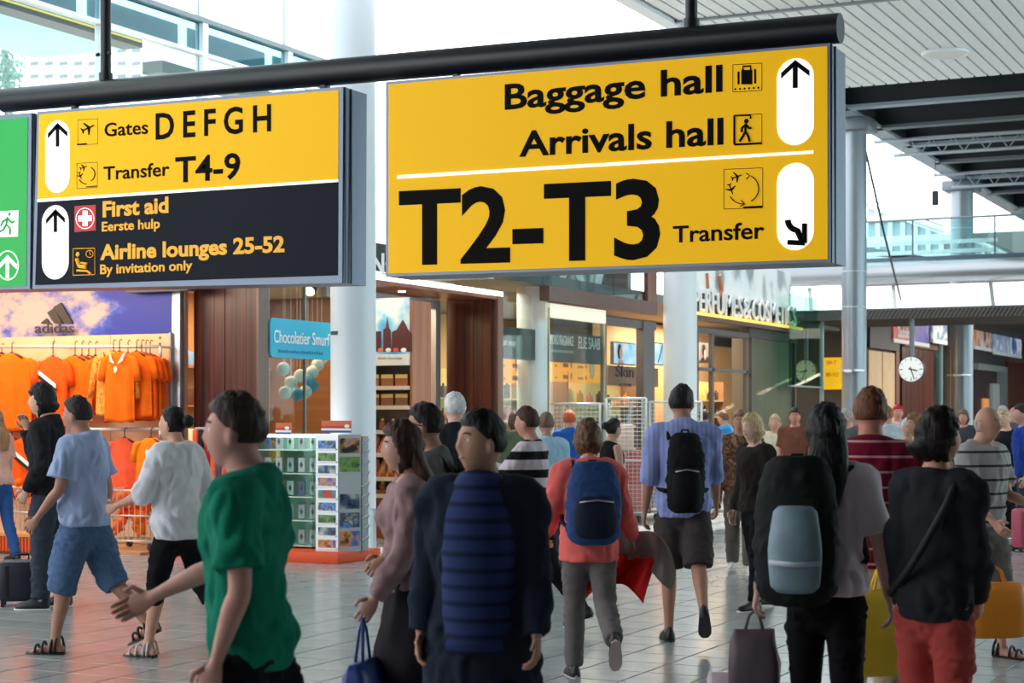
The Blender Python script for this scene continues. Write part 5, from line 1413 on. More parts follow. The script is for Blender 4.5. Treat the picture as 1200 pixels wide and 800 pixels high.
for i, (f, z, h, c) in enumerate(((.3, .14, .5, (206, 150, 140)), (.7, .14, .42, (200, 120, 112)), (.32, .64, .4, (214, 160, 152)), (.7, .56, .5, (198, 96, 92)), (.5, 1.06, .38, (222, 190, 176)))):
    q = A.lerp(B, f) + n * .5
    o = thing('carton', ('salmon', 'rosy', 'pale pink', 'dull red', 'beige')[i] + ' carton stacked in the tall wire mesh cage', 'carton', (q.x, q.y, z), 'cartons in the wire cage')
    bm_ = MB().rbox((0, 0, h / 2), .24, .36, h, .01); bm_.v = [tuple(Matrix.Rotation(math.atan2((B - A).y, (B - A).x), 3, 'Z') @ Vector(v) + Vector((q.x, q.y, z))) for v in bm_.v]
    bm_.build('carton_body', M(c, 0.6), o, 'auto')
    MB().box(q.x - .10, q.x + .10, q.y - .11, q.y + .11, z + h, z + h + .004).build('tape', M((236, 222, 200), .5), o)
A2, B2 = PD(762, dC + .5), PD(822, dC + .9)
cage('second wire mesh cage standing half behind the white column', (A2.x, A2.y, 0), (B2.x, B2.y, 0), 1.78, 1)
A3, B3 = PD(648, dC + .2), PD(703, dC)
cage('third wire mesh cage in front of the perfume booth glass', (A3.x, A3.y, 0), (B3.x, B3.y, 0), 1.75, 1)

# lamps of the shops
area_light('shop_light_shirts', (-14.6, 15.6, 3.25), 4.2, 0.5, 100, (1, .74, .52), (-14.6, 16.9, 1.4))
area_light('shop_light_chocolate', (-13.4, 19.6, 3.3), 2.2, 2.6, 170, (1, .78, .52))
area_light('shop_light_unit', (-11.35, 18.9, 3.2), 0.7, 0.4, 11, (1, .8, .58), (-11.4, 19.5, 1.2))
area_light('shop_light_perfume', (-13.2, 26.5, 3.45), 3.0, 7.0, 420, (1, .86, .66))
area_light('shop_light_entrance', (-12.4, 34.4, 3.45), 1.6, 4.5, 260, (1, .80, .56))
area_light('hall_light_far', (-5.5, 50, 4.2), 6, 16, 760, (1, .90, .78))
area_light('hall_light_wood', (-9.8, 50, 4.1), .5, 18, 420, (1, .82, .62), (-11, 50, 1.5))
# ================================================================== PEOPLE
def catmull(P, sub):
    P = [np.array(p, float) for p in P]
    out = []
    for i in range(len(P) - 1):
        p0, p1, p2, p3 = P[max(i - 1, 0)], P[i], P[i + 1], P[min(i + 2, len(P) - 1)]
        for k in range(sub):
            t = k / sub
            out.append(.5 * (2 * p1 + (p2 - p0) * t + (2 * p0 - 5 * p1 + 4 * p2 - p3) * t * t + (3 * p1 - p0 - 3 * p2 + p3) * t ** 3))
    out.append(P[-1])
    return out
def loft(mb, pts, side=(1, 0, 0), n=16, sub=3, r0=True, r1=True):
    """pts: (x, y, z, rx, ry); a smooth closed limb along them"""
    Q = catmull(pts, sub) if len(pts) > 2 else catmull([pts[0], [(a + b) / 2 for a, b in zip(*pts)], pts[1]], sub)
    pos = [Vector(q[:3]) for q in Q]
    side = Vector(side); rings = []
    def ring(p, t, rx, ry):
        a = (side - t * side.dot(t))
        a = a.normalized() if a.length > 1e-4 else t.orthogonal().normalized()
        b = t.cross(a)
        return [p + a * (rx * math.cos(2 * math.pi * k / n)) + b * (ry * math.sin(2 * math.pi * k / n)) for k in range(n)]
    T = [(pos[min(i + 1, len(pos) - 1)] - pos[max(i - 1, 0)]).normalized() for i in range(len(pos))]
    if r0:
        for w in (.35, .75):
            s = math.sin(math.acos(1 - w)) if w < 1 else 1
            rings.append(ring(pos[0] - T[0] * (min(Q[0][3], Q[0][4]) * (1 - w)), T[0], Q[0][3] * s, Q[0][4] * s))
    for p, t, q in zip(pos, T, Q): rings.append(ring(p, t, max(q[3], .002), max(q[4], .002)))
    if r1:
        for w in (.25, .65):
            s = math.cos(math.asin(w))
            rings.append(ring(pos[-1] + T[-1] * (min(Q[-1][3], Q[-1][4]) * w), T[-1], Q[-1][3] * s, Q[-1][4] * s))
    mb.rings(rings)
    return mb
def remesh(mb, voxel, iters=4, fac=0.5):
    me = bpy.data.meshes.new('tmp'); me.from_pydata(mb.v, [], mb.f)
    bm = bmesh.new(); bm.from_mesh(me); bmesh.ops.recalc_face_normals(bm, faces=bm.faces); bm.to_mesh(me); bm.free()
    o = bpy.data.objects.new('tmp', me); COL.objects.link(o)
    m = o.modifiers.new('r', 'REMESH'); m.mode = 'VOXEL'; m.voxel_size = voxel
    s = o.modifiers.new('s', 'SMOOTH'); s.factor = fac; s.iterations = iters
    e = bpy.data.meshes.new_from_object(o.evaluated_get(bpy.context.evaluated_depsgraph_get()))
    out = MB()
    co = np.empty(len(e.vertices) * 3); e.vertices.foreach_get('co', co); out.v = [tuple(p) for p in co.reshape(-1, 3)]
    out.f = [tuple(p.vertices) for p in e.polygons]
    bpy.data.objects.remove(o); bpy.data.meshes.remove(me); bpy.data.meshes.remove(e)
    return out
def crumple(mb, amp, fx=9.0, fz=9.0, seed=0.0):
    c = np.array(mb.v); cen = c.mean(0)
    for i, p in enumerate(mb.v):
        v = Vector((p[0] * fx + seed, p[1] * fx, p[2] * fz))
        w = (mnoise.noise(v) + .9 * (abs(mnoise.noise(v * 2.1 + Vector((5, seed, 1)))) * 2 - .5)) * amp
        w = max(w, -.25 * amp)
        d = Vector((p[0] - cen[0], p[1] - cen[1], 0)); d = d.normalized() if d.length > 1e-5 else d
        mb.v[i] = (p[0] + d.x * w, p[1] + d.y * w, p[2] + mnoise.noise(v * 1.3) * amp * .5)
    return mb
HEADR = (.077, .097, .120)
def head_pt(d, s):
    x, y, z = d
    X, Y, Z = x * HEADR[0], y * HEADR[1], z * HEADR[2]
    if z < 0:
        X *= 1 - .30 * abs(z) ** 1.4
        if y < 0: Y *= 1 - .45 * abs(z) ** 1.2
    if y > 0:
        Y *= .95
        g = lambda cx, cz, sx, sz: math.exp(-((abs(x) - cx) / sx) ** 2 - ((z - cz) / sz) ** 2)
        Y += .027 * g(0, -.16, .16, .14) + .010 * g(0, .10, .14, .20) - .010 * g(.38, .10, .16, .12) + .005 * g(.30, .28, .3, .09)
        Y += .007 * g(0, -.50, .26, .10) + .010 * g(0, -.84, .3, .16) - .004 * g(0, -.64, .3, .06)
    return Vector((X * s, Y * s, Z * s))
def sph(nu, nv):
    for j in range(nv + 1):
        for i in range(nu):
            a, b = math.pi * j / nv, 2 * math.pi * i / nu
            yield Vector((math.sin(a) * math.cos(b), math.sin(a) * math.sin(b), math.cos(a)))
def sph_faces(nu, nv):
    return [(j * nu + i, j * nu + (i + 1) % nu, (j + 1) * nu + (i + 1) % nu, (j + 1) * nu + i) for j in range(nv) for i in range(nu)]
def hair_mask(style, d):
    x, y, z = d
    if style == 'bald': return z > -.5 and z < .25 and y < .1
    front = .50 if style != 'receding' else .72
    low = {'short': -.30, 'receding': -.28, 'bob': -1.1, 'long': -1.1, 'bun': -.45, 'curly': -.72, 'fringe': -.95}.get(style, -.42)
    if y > .55: return z > (front if style != 'fringe' else .32)
    if y > -.22 and style in ('short', 'receding'): return z > max(.06, front - (.55 - y) * .8)
    if y > .12: return z > front - (.55 - y) * (.8 if style in ('short', 'receding', 'bun') else 1.9)
    return z > low
def skin_mat(c):
    return M(c, 0.55, 0, 0.06, 18, 0.05, spec=0.3)
def hair_mat(c):
    return M(c, 0.55, 0, 0.45, 70, 0.9, stretch=(1, 1, .12), spec=0.3)
TORSO_M = [(-.13, .10, .085, 0), (-.07, .150, .110, -.005), (.02, .172, .120, -.008), (.10, .160, .108, 0), (.18, .152, .104, .004), (.28, .165, .112, .004), (.38, .182, .118, 0), (.455, .186, .110, -.005), (.515, .168, .092, -.012), (.553, .112, .076, -.016), (.585, .070, .066, -.012)]
TORSO_F = [(-.13, .10, .085, 0), (-.07, .160, .115, -.012), (.02, .180, .125, -.014), (.10, .156, .106, 0), (.18, .134, .094, .004), (.28, .142, .100, .006), (.36, .155, .122, .014), (.44, .162, .102, 0), (.50, .142, .084, -.010), (.538, .098, .068, -.014), (.57, .060, .058, -.010)]

def person(label, px, d, H, face, skin=(206, 160, 136), hair=(50, 36, 30), style='short', sex='m', top=None, sleeve=2, hem=0.0, ease=.016, legs=None, leg_to=1.0, leg_ease=.016,
           la=(0, 8, 15, 0), ra=(0, 8, 15, 0), ll=(8, 4, 0), rl=(-8, 10, 0), head=(0, 0), lean=2, shoe='shoe', shoe_c=(30, 30, 34), sole_c=(230, 230, 228), build=1.0, far=False, eyes=False, group=None, skirt=None, cuff=None, beard=None, glasses=False, seed=None, x=None):
    """one standing or walking figure; angles in degrees, face: 0 away, 90 left, 180 towards the camera"""
    s = H / 1.75; seed = seed if seed is not None else px * .37
    p0 = PD(px, d)
    root = thing('person', label, 'person', tuple(p0), group, (0, 0, TH + R(face)))
    vox = (.009 if d < 8 else .012 if d < 15 else .018) * (1 if not far else 1.15)
    TS_ = TORSO_F if sex == 'f' else TORSO_M
    hw = .088
    # legs
    J = {}
    for sg, nm, (hf, kf, fp) in ((-1, 'l', ll), (1, 'r', rl)):
        a = R(hf); b = R(hf - kf)
        hip = Vector((sg * hw, 0, 0)); knee = hip + Vector((sg * .012, math.sin(a), -math.cos(a))) * .43
        ank = knee + Vector((0, math.sin(b), -math.cos(b))) * .42
        f = R(-fp)                                   # foot pitch: positive fp lifts the heel
        fd = Vector((sg * .10, math.cos(f), math.sin(f))).normalized()
        fu = Vector((0, -math.sin(f), math.cos(f)))
        J[nm] = (hip, knee, ank, fd, fu, sg)
    low = min(min((J[k][2] - J[k][4] * .08 - J[k][3] * .06).z, (J[k][2] - J[k][4] * .08 + J[k][3] * .19).z) for k in 'lr')
    zp = -low                                        # pelvis height (unscaled)
    L = lambda v: Vector((v[0] * s, v[1] * s, (v[2] + zp) * s))
    Lr = R(lean)
    U = lambda x_, y_, z_: Vector((x_, y_ * math.cos(Lr) + z_ * math.sin(Lr), z_ * math.cos(Lr) - y_ * math.sin(Lr)))
    sw = (.178 if sex == 'm' else .158) * build
    # arms
    A = {}
    for sg, nm, (p, ab, el, inn) in ((-1, 'l', la), (1, 'r', ra)):
        sh = U(sg * sw, -.008, .484); p_, ab_, q_ = R(p), R(ab), R(p + el)
        du = Vector((sg * math.sin(ab_), math.sin(p_) * math.cos(ab_), -math.cos(p_) * math.cos(ab_)))
        ex = max(-1, min(1, math.sin(ab_) * .6 - math.sin(R(inn)))) * sg
        df = Vector((ex, math.sin(q_), -math.cos(q_))).normalized()
        elb = sh + du * .285; wr = elb + df * .255
        A[nm] = (sh, elb, wr, df, sg)
    V = lambda v, rx, ry=None: (*L(v), rx * s, (rx if ry is None else ry) * s)
    body = MB()
    tor = lambda z, hx, hy, oy, e=0.0: V(U(0, oy, z), hx * build + e, hy * build + e)
    loft(body, [tor(*t, -.012 if top and t[0] < .46 else 0) for t in TS_[:-1]] + [V(U(0, -.010, .572), .068 if sex == 'm' else .057, .064 if sex == 'm' else .056), V(U(0, .004, .615), .060 if sex == 'm' else .049, .060 if sex == 'm' else .050), V(U(0, .014, .66), .056 if sex == 'm' else .048, .06)], n=20)
    for k in 'lr':
        hip, knee, ank, fd, fu, sg = J[k]
        m1 = hip.lerp(knee, .4); m2 = knee.lerp(ank, .3)
        loft(body, [V(hip + Vector((0, -.01, -.02)), .083, .09), V(m1, .075, .082), V(knee, .053, .056), V(m2 + Vector((0, -.012, 0)), .052, .056), V(knee.lerp(ank, .72), .037, .040), V(ank, .032, .037), V(ank - fu * .03, .032, .04)])
        c = ank - fu * .045
        loft(body, [V(c - fd * .045, .030, .030), V(c + fd * .03, .034, .034), V(c + fd * .10 - fu * .012, .040, .022), V(c + fd * .165 - fu * .02, .036, .014)], side=fd.cross(fu))
    for k in 'lr':
        sh, elb, wr, df, sg = A[k]
        loft(body, [V(sh + Vector((-sg * .03, 0, .0)), .052, .056), V(sh.lerp(elb, .35), .045 * build, .048 * build), V(elb, .037, .038), V(elb.lerp(wr, .3), .038, .038), V(wr, .025, .021)])
        nrm = Vector((-sg, 0, 0)); nrm = (nrm - df * nrm.dot(df)).normalized(); wa = df.cross(nrm).normalized()
        loft(body, [V(wr, .025, .018), V(wr + df * .045, .040, .016), V(wr + df * .088, .040, .014)], side=wa, n=12)
    # head
    hy_, hp_ = R(head[0]), R(head[1])
    HM = Matrix.Rotation(hy_, 3, 'Z') @ Matrix.Rotation(-hp_, 3, 'X')
    hc = U(0, .026, .695)
    HP = lambda v: L(hc) + HM @ (v * s)
    nu, nv = (30, 22)
    hs = 1.0 if sex == 'm' else .955
    body.add([HP(head_pt(q, hs)) for q in sph(nu, nv)], sph_faces(nu, nv))
    for sg in (-1, 1):
        c = HP(Vector((sg * .076 * hs, -.006, -.008)))
        body.sphere(c, 1, 8, 6, (.014 * s, .020 * s, .032 * s))
    body = remesh(body, vox * .85, 3)
    # fingers keep apart: each its own tapered chain rooted in the palm
    for k in 'lr':
        sh, elb, wr, df, sg = A[k]
        nrm = Vector((-sg, 0, 0)); nrm = (nrm - df * nrm.dot(df)).normalized(); wa = df.cross(nrm).normalized()
        up_ = 1 if wa.y >= 0 else -1
        for i, (o, ln) in enumerate(((.030, .072), (.010, .080), (-.010, .075), (-.028, .058))):
            b0 = wr + df * .075 + wa * (o * up_)
            k1 = b0 + df * (ln * .5) + nrm * .012; k2 = k1 + (df * .6 + nrm * .8).normalized() * (ln * .35); k3 = k2 + (df * .15 + nrm).normalized() * (ln * .28)
            body.tube([L(q) for q in (b0, k1, k2, k3)], [.0095 * s, .009 * s, .0085 * s, .006 * s], 7)
        b0 = wr + df * .025 + wa * (.026 * up_)
        k1 = b0 + (df * .55 + wa * up_ * .8).normalized() * .042; k2 = k1 + (df * .9 + nrm * .4).normalized() * .035
        body.tube([L(q) for q in (b0, k1, k2)], [.012 * s, .0105 * s, .008 * s], 7)
    bo = body.build('body', skin_mat(skin), root, True, local=True)
    # ---- hair
    nu, nv = (40, 30)
    thick = {'short': .016, 'receding': .011, 'bald': .004, 'bob': .026, 'long': .024, 'bun': .014, 'curly': .022, 'fringe': .024}[style]
    hm = MB(); vs = []
    for q in sph(nu, nv):
        v = head_pt(q, hs); on = hair_mask(style, q)
        tp = 1.0
        if on and style in ('short', 'receding', 'bun'):
            tp = .06 + .94 * min(1, max(0, (q.z - (-.38 if q.y < -.1 else .1)) / .45))
        n_ = mnoise.noise(q * (5 if style != 'curly' else 4) + Vector((seed, 0, 0))) + .6 * mnoise.noise(Vector((q.x * 16, q.y * 16, q.z * 5)) + Vector((seed, 3, 0)))
        if on: v = v * (1 + tp * (thick + thick * (.45 if style != 'curly' else .6) * n_) / .09)
        else: v = v * .90
        if on and style in ('bob', 'fringe') and q.z < 0: v.x *= 1.12; v.y = v.y * 1.15 - .008
        if on and style == 'curly' and q.z < 0: v.x *= 1.3; v.y = v.y * 1.25 - .02
        vs.append(HP(v))
    hm.add(vs, sph_faces(nu, nv))
    if style == 'long':
        T_ = lambda a, b, c: HP(Vector((a, b, c)))
        B = [T_(0, -.05, .03), T_(0, -.085, -.08), U(0, -.115, .50), U(0, -.125, .36)]
        B = [B[0], B[1], L(B[2]), L(B[3])]
        loft(hm, [(*B[0], .075 * s, .05 * s), (*B[1], .088 * s, .045 * s), (*B[2], .095 * s, .035 * s), (*B[3], .06 * s, .02 * s)], n=14)
    if style == 'bun':
        q = HP(Vector((0, -.118, .045))); hm.sphere(q, .046 * s, 12, 9)
    hm.build('hair', hair_mat(hair), root, True, local=True)
    if beard:
        bm_ = MB(); vs = []
        for q in sph(nu, nv):
            v = head_pt(q, hs); on = q.y > .05 and q.z < -.28 and not (abs(q.x) < .25 and -.56 < q.z < -.42)
            vs.append(HP(v * (1.06 if on else .9)))
        bm_.add(vs, sph_faces(nu, nv)); bm_.build('beard', hair_mat(beard), root, True, local=True)
    if eyes:
        for sg in (-1, 1):
            e = HP(Vector((sg * .030, .0705, .011)) * hs); f = HM @ Vector((0, 1, 0))
            ey = MB().sphere(e, .0105 * s, 10, 8).build('eye', M((236, 232, 226), .3), root, True, local=True)
            MB().sphere(e + f * .0068 * s, .0052 * s, 8, 6).build('iris', M((44, 32, 26), .3), ey, True, local=True)
            MB().tube([HP(Vector((sg * x_, y_, z_)) * hs) for x_, y_, z_ in ((.014, .0865, .034), (.030, .083, .038), (.048, .069, .034))], .0036 * s, 6).build('eyebrow', hair_mat(hair), root, True, local=True)
        MB().tube([HP(Vector((x_, y_, -.058)) * hs) for x_, y_ in ((-.022, .074), (-.008, .0825), (.008, .0825), (.022, .074))], [.002 * s, .0045 * s, .0045 * s, .002 * s], 8).build('mouth', M((166, 104, 94), .5), root, True, local=True)
    if glasses:
        gm = MB()
        for sg in (-1, 1):
            gm.tube([HP(Vector((sg * (.032 + .022 * math.cos(t)), .099 - .004 * abs(math.cos(t)), .010 + .016 * math.sin(t)))) for t in np.linspace(0, 2 * math.pi, 13)], .003, 5)
            gm.tube([HP(Vector((sg * .054, .096, .014))), HP(Vector((sg * .082, .03, .014))), HP(Vector((sg * .084, -.01, .008)))], .003, 5)
        gm.tube([HP(Vector((-.011, .103, .014))), HP(Vector((.011, .103, .014)))], .003, 5)
        gm.build('glasses', BLACK, root, True, local=True)
    # ---- top
    if top:
        tm = MB()
        prof = [t for t in TS_[:-1] if t[0] > hem - .02]
        ext = [(hem, *[np.interp(hem, [t[0] for t in TS_], [t[i] for t in TS_]) for i in (1, 2, 3)])]
        flare = .012
        if hem < -.10:
            ext = [(hem, .185, .135, 0), (-.06, .172, .126, -.005)]; prof = [t for t in TS_[:-1] if t[0] > 0]
        flare = .004 if hem > -.2 else .02
        sec = ext + [t for t in prof if t[0] > ext[-1][0] + .03]
        ee = [(ease * .7 if t[0] < .06 and hem > -.2 else ease) + (flare if i < 2 else 0) for i, t in enumerate(sec)]
        pts = [tor(z, hx, hy, oy, e) for (z, hx, hy, oy), e in zip(sec, ee)]
        pts += [V(U(0, -.010, .578 if sex == 'm' else .556), .078 if sex == 'm' else .074, .073 if sex == 'm' else .068)]
        loft(tm, pts, n=24, r0=False, r1=False)
        for k in 'lr':
            sh, elb, wr, df, sg = A[k]
            if sleeve <= 0: continue
            se = ease * .8 + .004
            path = [V(sh + Vector((-sg * .045, 0, .006)), .060 + se, .064 + se), V(sh + Vector((sg * .006, 0, -.012)), .056 + se, .060 + se), V(sh.lerp(elb, .4), .048 * build + se)]
            if sleeve < 1: path.append(V(sh.lerp(elb, max(.5, sleeve)), .047 * build + se * 1.5))
            else:
                path.append(V(elb, .040 + se))
                w = min(1, sleeve - 1)
                if w > 0: path += [V(elb.lerp(wr, w * .5), .041 + se), V(elb.lerp(wr, w), .029 + se * .8)]
            loft(tm, path, n=16, r1=False)
        tm = crumple(remesh(tm, vox, 4), .017 if ease > .018 else .010, 7, 5, seed)
        tm.build('top', top, root, True, local=True)
    # ---- trousers, shorts or skirt
    if legs:
        tm = MB()
        up = max(.035, hem + .03)
        loft(tm, [tor(z, hx, hy, oy, leg_ease * .6 if z < hem - .02 or not top else .0) for z, hx, hy, oy in TS_ if z <= .02 and (z < hem + .04 or z < 0)] + [tor(up, *[np.interp(up, [t[0] for t in TS_], [t[i] for t in TS_]) for i in (1, 2, 3)], .0)], n=22, r1=False)
        for k in 'lr':
            hip, knee, ank, fd, fu, sg = J[k]
            path = [V(hip + Vector((0, -.008, -.02)), .080 + leg_ease * .2, .090 + leg_ease * .2), V(hip.lerp(knee, .4), .078 + leg_ease, .084 + leg_ease)]
            if leg_to <= .5:
                path.append(V(hip.lerp(knee, leg_to * 2), .066 + leg_ease * 1.3))
            else:
                w = (leg_to - .5) * 2
                path += [V(knee, .058 + leg_ease), V(knee.lerp(ank, w * .45) + Vector((0, -.006, 0)), .054 + leg_ease), V(knee.lerp(ank, w), (.046 if w > .7 else .052) + leg_ease)]
            loft(tm, path, n=18, r1=False)
        tm = crumple(remesh(tm, vox, 4), .012, 8, 12, seed + 3)
        tm.build('trousers' if leg_to > .8 else 'shorts', legs, root, True, local=True)
    if skirt:
        sm, zl = skirt
        crumple(loft(MB(), [tor(.10, .150, .105, 0, .01), tor(0, .178, .122, -.01, .012), tor(zl * .5, .20, .15, 0, .02), tor(zl, .22, .17, 0, .03)], n=30, sub=5, r0=False, r1=False), .02, 14, 2, seed).build('skirt', sm, root, True, local=True)
    # ---- shoes
    for k in 'lr':
        hip, knee, ank, fd, fu, sg = J[k]
        wv = fd.cross(fu).normalized(); c = ank - fu * .08
        def D(prof, z0=0.0):
            rings = []
            for y, w, h in prof:
                rings.append([L(c + fd * y + wv * (w * math.cos(t)) + fu * (z0 + max(0, h * math.sin(t)))) for t in np.linspace(0, 2 * math.pi, 15)[:-1]])
            return MB().rings(rings)
        if shoe == 'shoe':
            so = D([(-.075, .012, .02), (-.06, .032, .024), (0, .036, .024), (.08, .044, .022), (.15, .042, .02), (.195, .024, .016), (.203, .006, .012)])
            u = D([(-.072, .018, .07), (-.055, .034, .095), (0, .037, .10), (.05, .041, .085), (.10, .043, .062), (.15, .040, .05), (.185, .026, .04), (.196, .008, .025)], .008)
            uo = u.build('shoe', M(shoe_c, .5), root, True, local=True)
            so.build('sole', M(sole_c, .5), uo, 'auto', local=True)
        else:
            so = D([(-.068, .014, .022), (-.05, .036, .024), (.02, .037, .024), (.09, .045, .022), (.15, .044, .02), (.195, .026, .018), (.203, .008, .014)])
            so = so.build('sandal', M(sole_c, .6), root, 'auto', local=True)
            for y, w, h in ((.125, .047, .052), (.075, .047, .072), (-.0, .042, .105), (-.03, .040, .115)):
                MB().tube([L(c + fd * (y + (.0 if y > 0 else -.02 * math.cos(t))) + wv * (w * math.cos(t)) + fu * (.014 + h * math.sin(t))) for t in np.linspace(0, math.pi, 11)], .009, 6).build('strap', M(shoe_c, .55), so, True, local=True)
    Mw = MW[root.name]
    info = {'root': root, 'hand_l': Mw @ L(A['l'][2] + A['l'][3] * .11), 'hand_r': Mw @ L(A['r'][2] + A['r'][3] * .11), 'U': lambda x_, y_, z_: Mw @ L(U(x_, y_, z_)), 'M': Mw, 's': s,
            'arm': A, 'L': lambda v: Mw @ L(v)}
    return info

def backpack(info, label, c, c2=None, w=.30, h=.46, dep=.17, z=.27, dx=0.0, pocket=True, bottle=None):
    """rucksack on a back: sack, lid, front pocket, straps"""
    U = info['U']; s = info['s']
    org = U(dx, -.13 - dep / 2, z - h / 2)
    rz = info['root'].rotation_euler.z
    t = thing('backpack', label, 'backpack', tuple(org), None, (0, 0, rz))
    mat = M(c, .8, 0, .12, 20, .3, spec=.2); mat2 = M(c2 or tuple(int(v * .75) for v in c), .8, spec=.2)
    m = MB()
    loft(m, [(0, 0, .02, w * .46, dep * .46), (0, -.01, h * .3, w * .5, dep * .52), (0, 0, h * .7, w * .48, dep * .46), (0, .015, h * .95, w * .38, dep * .34)], n=20)
    sack = crumple(remesh(m, .013, 4), .010, 12, 12, w).build('sack', mat, t, True, local=True)
    if pocket:
        m = MB(); loft(m, [(0, -dep * .42, h * .10, w * .36, .05), (0, -dep * .5, h * .3, w * .38, .06), (0, -dep * .42, h * .5, w * .34, .045)], n=16)
        m.build('front_pocket', mat2, t, True, local=True)
        MB().tube([(-w * .3, -dep * .52 - .03, h * .5), (0, -dep * .56 - .03, h * .53), (w * .3, -dep * .52 - .03, h * .5)], .006, 6).build('zip', M((150, 150, 156), .4, .5), t, True, local=True)
    for sg in (-1, 1):
        P = [U(dx + sg * .10, -.12, z + h * .40), U(sg * .115, -.06, .535), U(sg * .12, .05, .525), U(sg * .13, .135, .40), U(sg * .16, .11, .22), U(sg * .165, -.02, .12), U(dx + sg * .12, -.13, .10)]
        P = [tuple(q[:]) for q in catmull([tuple(q) for q in P], 4)]
        MB().tube(P, .018, 8).build('strap', mat2, t, True)
    m = MB().tube([(-.03, dep * .3, h * .97), (-.02, dep * .3, h * 1.05), (.02, dep * .3, h * 1.05), (.03, dep * .3, h * .97)], .008, 6); m.build('grab_handle', mat2, t, True, local=True)
    if bottle:
        bc, bx, bz, bw, bh = bottle
        loft(MB(), [(bx, -dep * .55, bz, bw, .05), (bx, -dep * .62, bz + bh * .5, bw * 1.08, .065), (bx, -dep * .55, bz + bh, bw * .9, .05)], n=18).build('outer_pouch', M(bc, .6, 0, .1, 14), t, True, local=True)
        MB().tube([(bx - bw, -dep * .6 - .05, bz + bh * .32), (bx, -dep * .62 - .072, bz + bh * .3), (bx + bw, -dep * .6 - .05, bz + bh * .32)], .012, 6).build('pouch_strap', M((196, 206, 214), .6), t, True, local=True)
    return t
def shopping_bag(hand, label, c, w, h, dep, ang, drop=.14, cat='shopping bag', soft=False):
    top = Vector(hand) + Vector((0, 0, -drop)); z0 = top.z - h
    t = thing('shopping_bag', label, cat, (top.x, top.y, z0), None, (0, 0, TH + R(ang)))
    m = MB(); k = 1.0 if not soft else .82
    rings = []
    for f, a, b_ in ((0, .94, .9), (.03, 1, 1), (.5, 1.02, 1.05 if not soft else 1.3), (.85, .98 * k, .8), (1, .94 * k, .35)):
        rings.append([(w / 2 * a * max(-1, min(1, 1.25 * math.cos(t_))), dep / 2 * b_ * max(-1, min(1, 1.25 * math.sin(t_))), h * f) for t_ in np.linspace(0, 2 * math.pi, 25)[:-1]])
    m.rings(rings)
    crumple(m, .012, 10, 10, w).build('bag_body', M(c, .45, 0, .06, 9, .15), t, True, local=True)
    for sg in (-1, 1):
        MB().tube([(-w * .18, sg * dep * .12, h * .97), (-w * .10, sg * dep * .05, h + drop * .7), (0, 0, h + drop * .98), (w * .10, sg * dep * .05, h + drop * .7), (w * .18, sg * dep * .12, h * .97)], .007, 6).build('handle', M(c, .5), t, True, local=True)
    return t
def suitcase(px, d, label, c, w, h, dep, ang, handle=True):
    p = PD(px, d)
    t = thing('suitcase', label, 'suitcase', tuple(p), None, (0, 0, TH + R(ang)))
    MB().rbox((0, 0, h / 2 + .04), w, dep, h, .04).build('shell', M(c, .5, 0, .05, 10, .1), t, 'auto', local=True)
    for x_ in (-w * .3, w * .3): MB().box(x_ - .012, x_ + .012, -dep / 2 - .006, -dep / 2, .08, h).build('rib', M(tuple(int(v * .7) for v in c), .5), t, local=True)
    for x_ in (-w * .4, w * .4):
        for y_ in (-dep * .35, dep * .35): MB().cyl((x_ - .012, y_, .025), (x_ + .012, y_, .025), .025, 12).build('wheel', BLACK, t, 'auto', local=True)
    if handle: MB().tube([(-.06, dep * .3, h + .03), (-.06, dep * .3, h + .08), (.06, dep * .3, h + .08), (.06, dep * .3, h + .03)], .01, 6).build('handle', BLACK, t, True, local=True)
    return t
# ------------------------------------------------------------------ the people of the photograph
DENIM = cloth((84, 110, 146), .16, 30); DKDENIM = cloth((56, 62, 74), .12, 30); BLK = cloth((22, 22, 26), .1); NAVY = cloth((34, 42, 56), .12)
person('man in dark jacket with hand at his chin beside the navy suitcase', 56, 14.3, 1.84, 88, (214, 170, 146), (30, 26, 26), 'fringe', 'm', cloth((34, 34, 38), .12), 2, -.06, .024, DKDENIM, 1.0, .026,
       la=(-8, 12, 42, 20), ra=(30, 4, 138, 22), ll=(3, 2, 0), rl=(-5, 3, 0), head=(4, -4), shoe_c=(36, 34, 36), eyes=True)
suitcase(24, 14.5, 'navy suitcase standing on the floor beside the dark jacketed man', (22, 28, 44), .34, .34, .22, 10)
person('man in pale blue checked shirt, denim shorts and black sandals walking', 98, 11.6, 1.73, 78, (176, 130, 108), (44, 36, 34), 'short', 'm', M((158, 176, 212), .9, 0, .22, 9, .2, stretch=(1, 1, .25), spec=.15), .75, -.05, .036, DENIM, .60, .040,
       la=(10, 10, 30, 8), ra=(-14, 10, 20, 0), ll=(14, 6, 0), rl=(-20, 22, 24), shoe='sandal', shoe_c=(20, 20, 22), sole_c=(24, 22, 22), build=1.08, eyes=True)
person('woman in loose white blouse, black cropped trousers and sandals, dark bun', 208, 11.4, 1.67, 62, (210, 160, 138), (22, 18, 20), 'bun', 'f', cloth((216, 218, 224), .06, 9), 1.25, -.09, .040, BLK, .66, .012,
       la=(20, 14, 50, 10), ra=(-16, 14, 40, 0), ll=(15, 6, 0), rl=(-18, 18, 22), head=(10, -10), shoe='sandal', shoe_c=(206, 204, 206), sole_c=(30, 28, 30), build=1.06)
person('man in teal green tee shirt and black shorts walking past the racks', 292, 5.5, 1.68, 88, (204, 150, 136), (58, 42, 36), 'short', 'm', cloth((18, 122, 98), .12, 7), .8, -.08, .030, BLK, .5, .03,
       la=(-4, 9, 22, 6), ra=(30, 8, 34, 0), ll=(16, 8, 0), rl=(-20, 24, 22), head=(0, -2), build=.96, eyes=True)
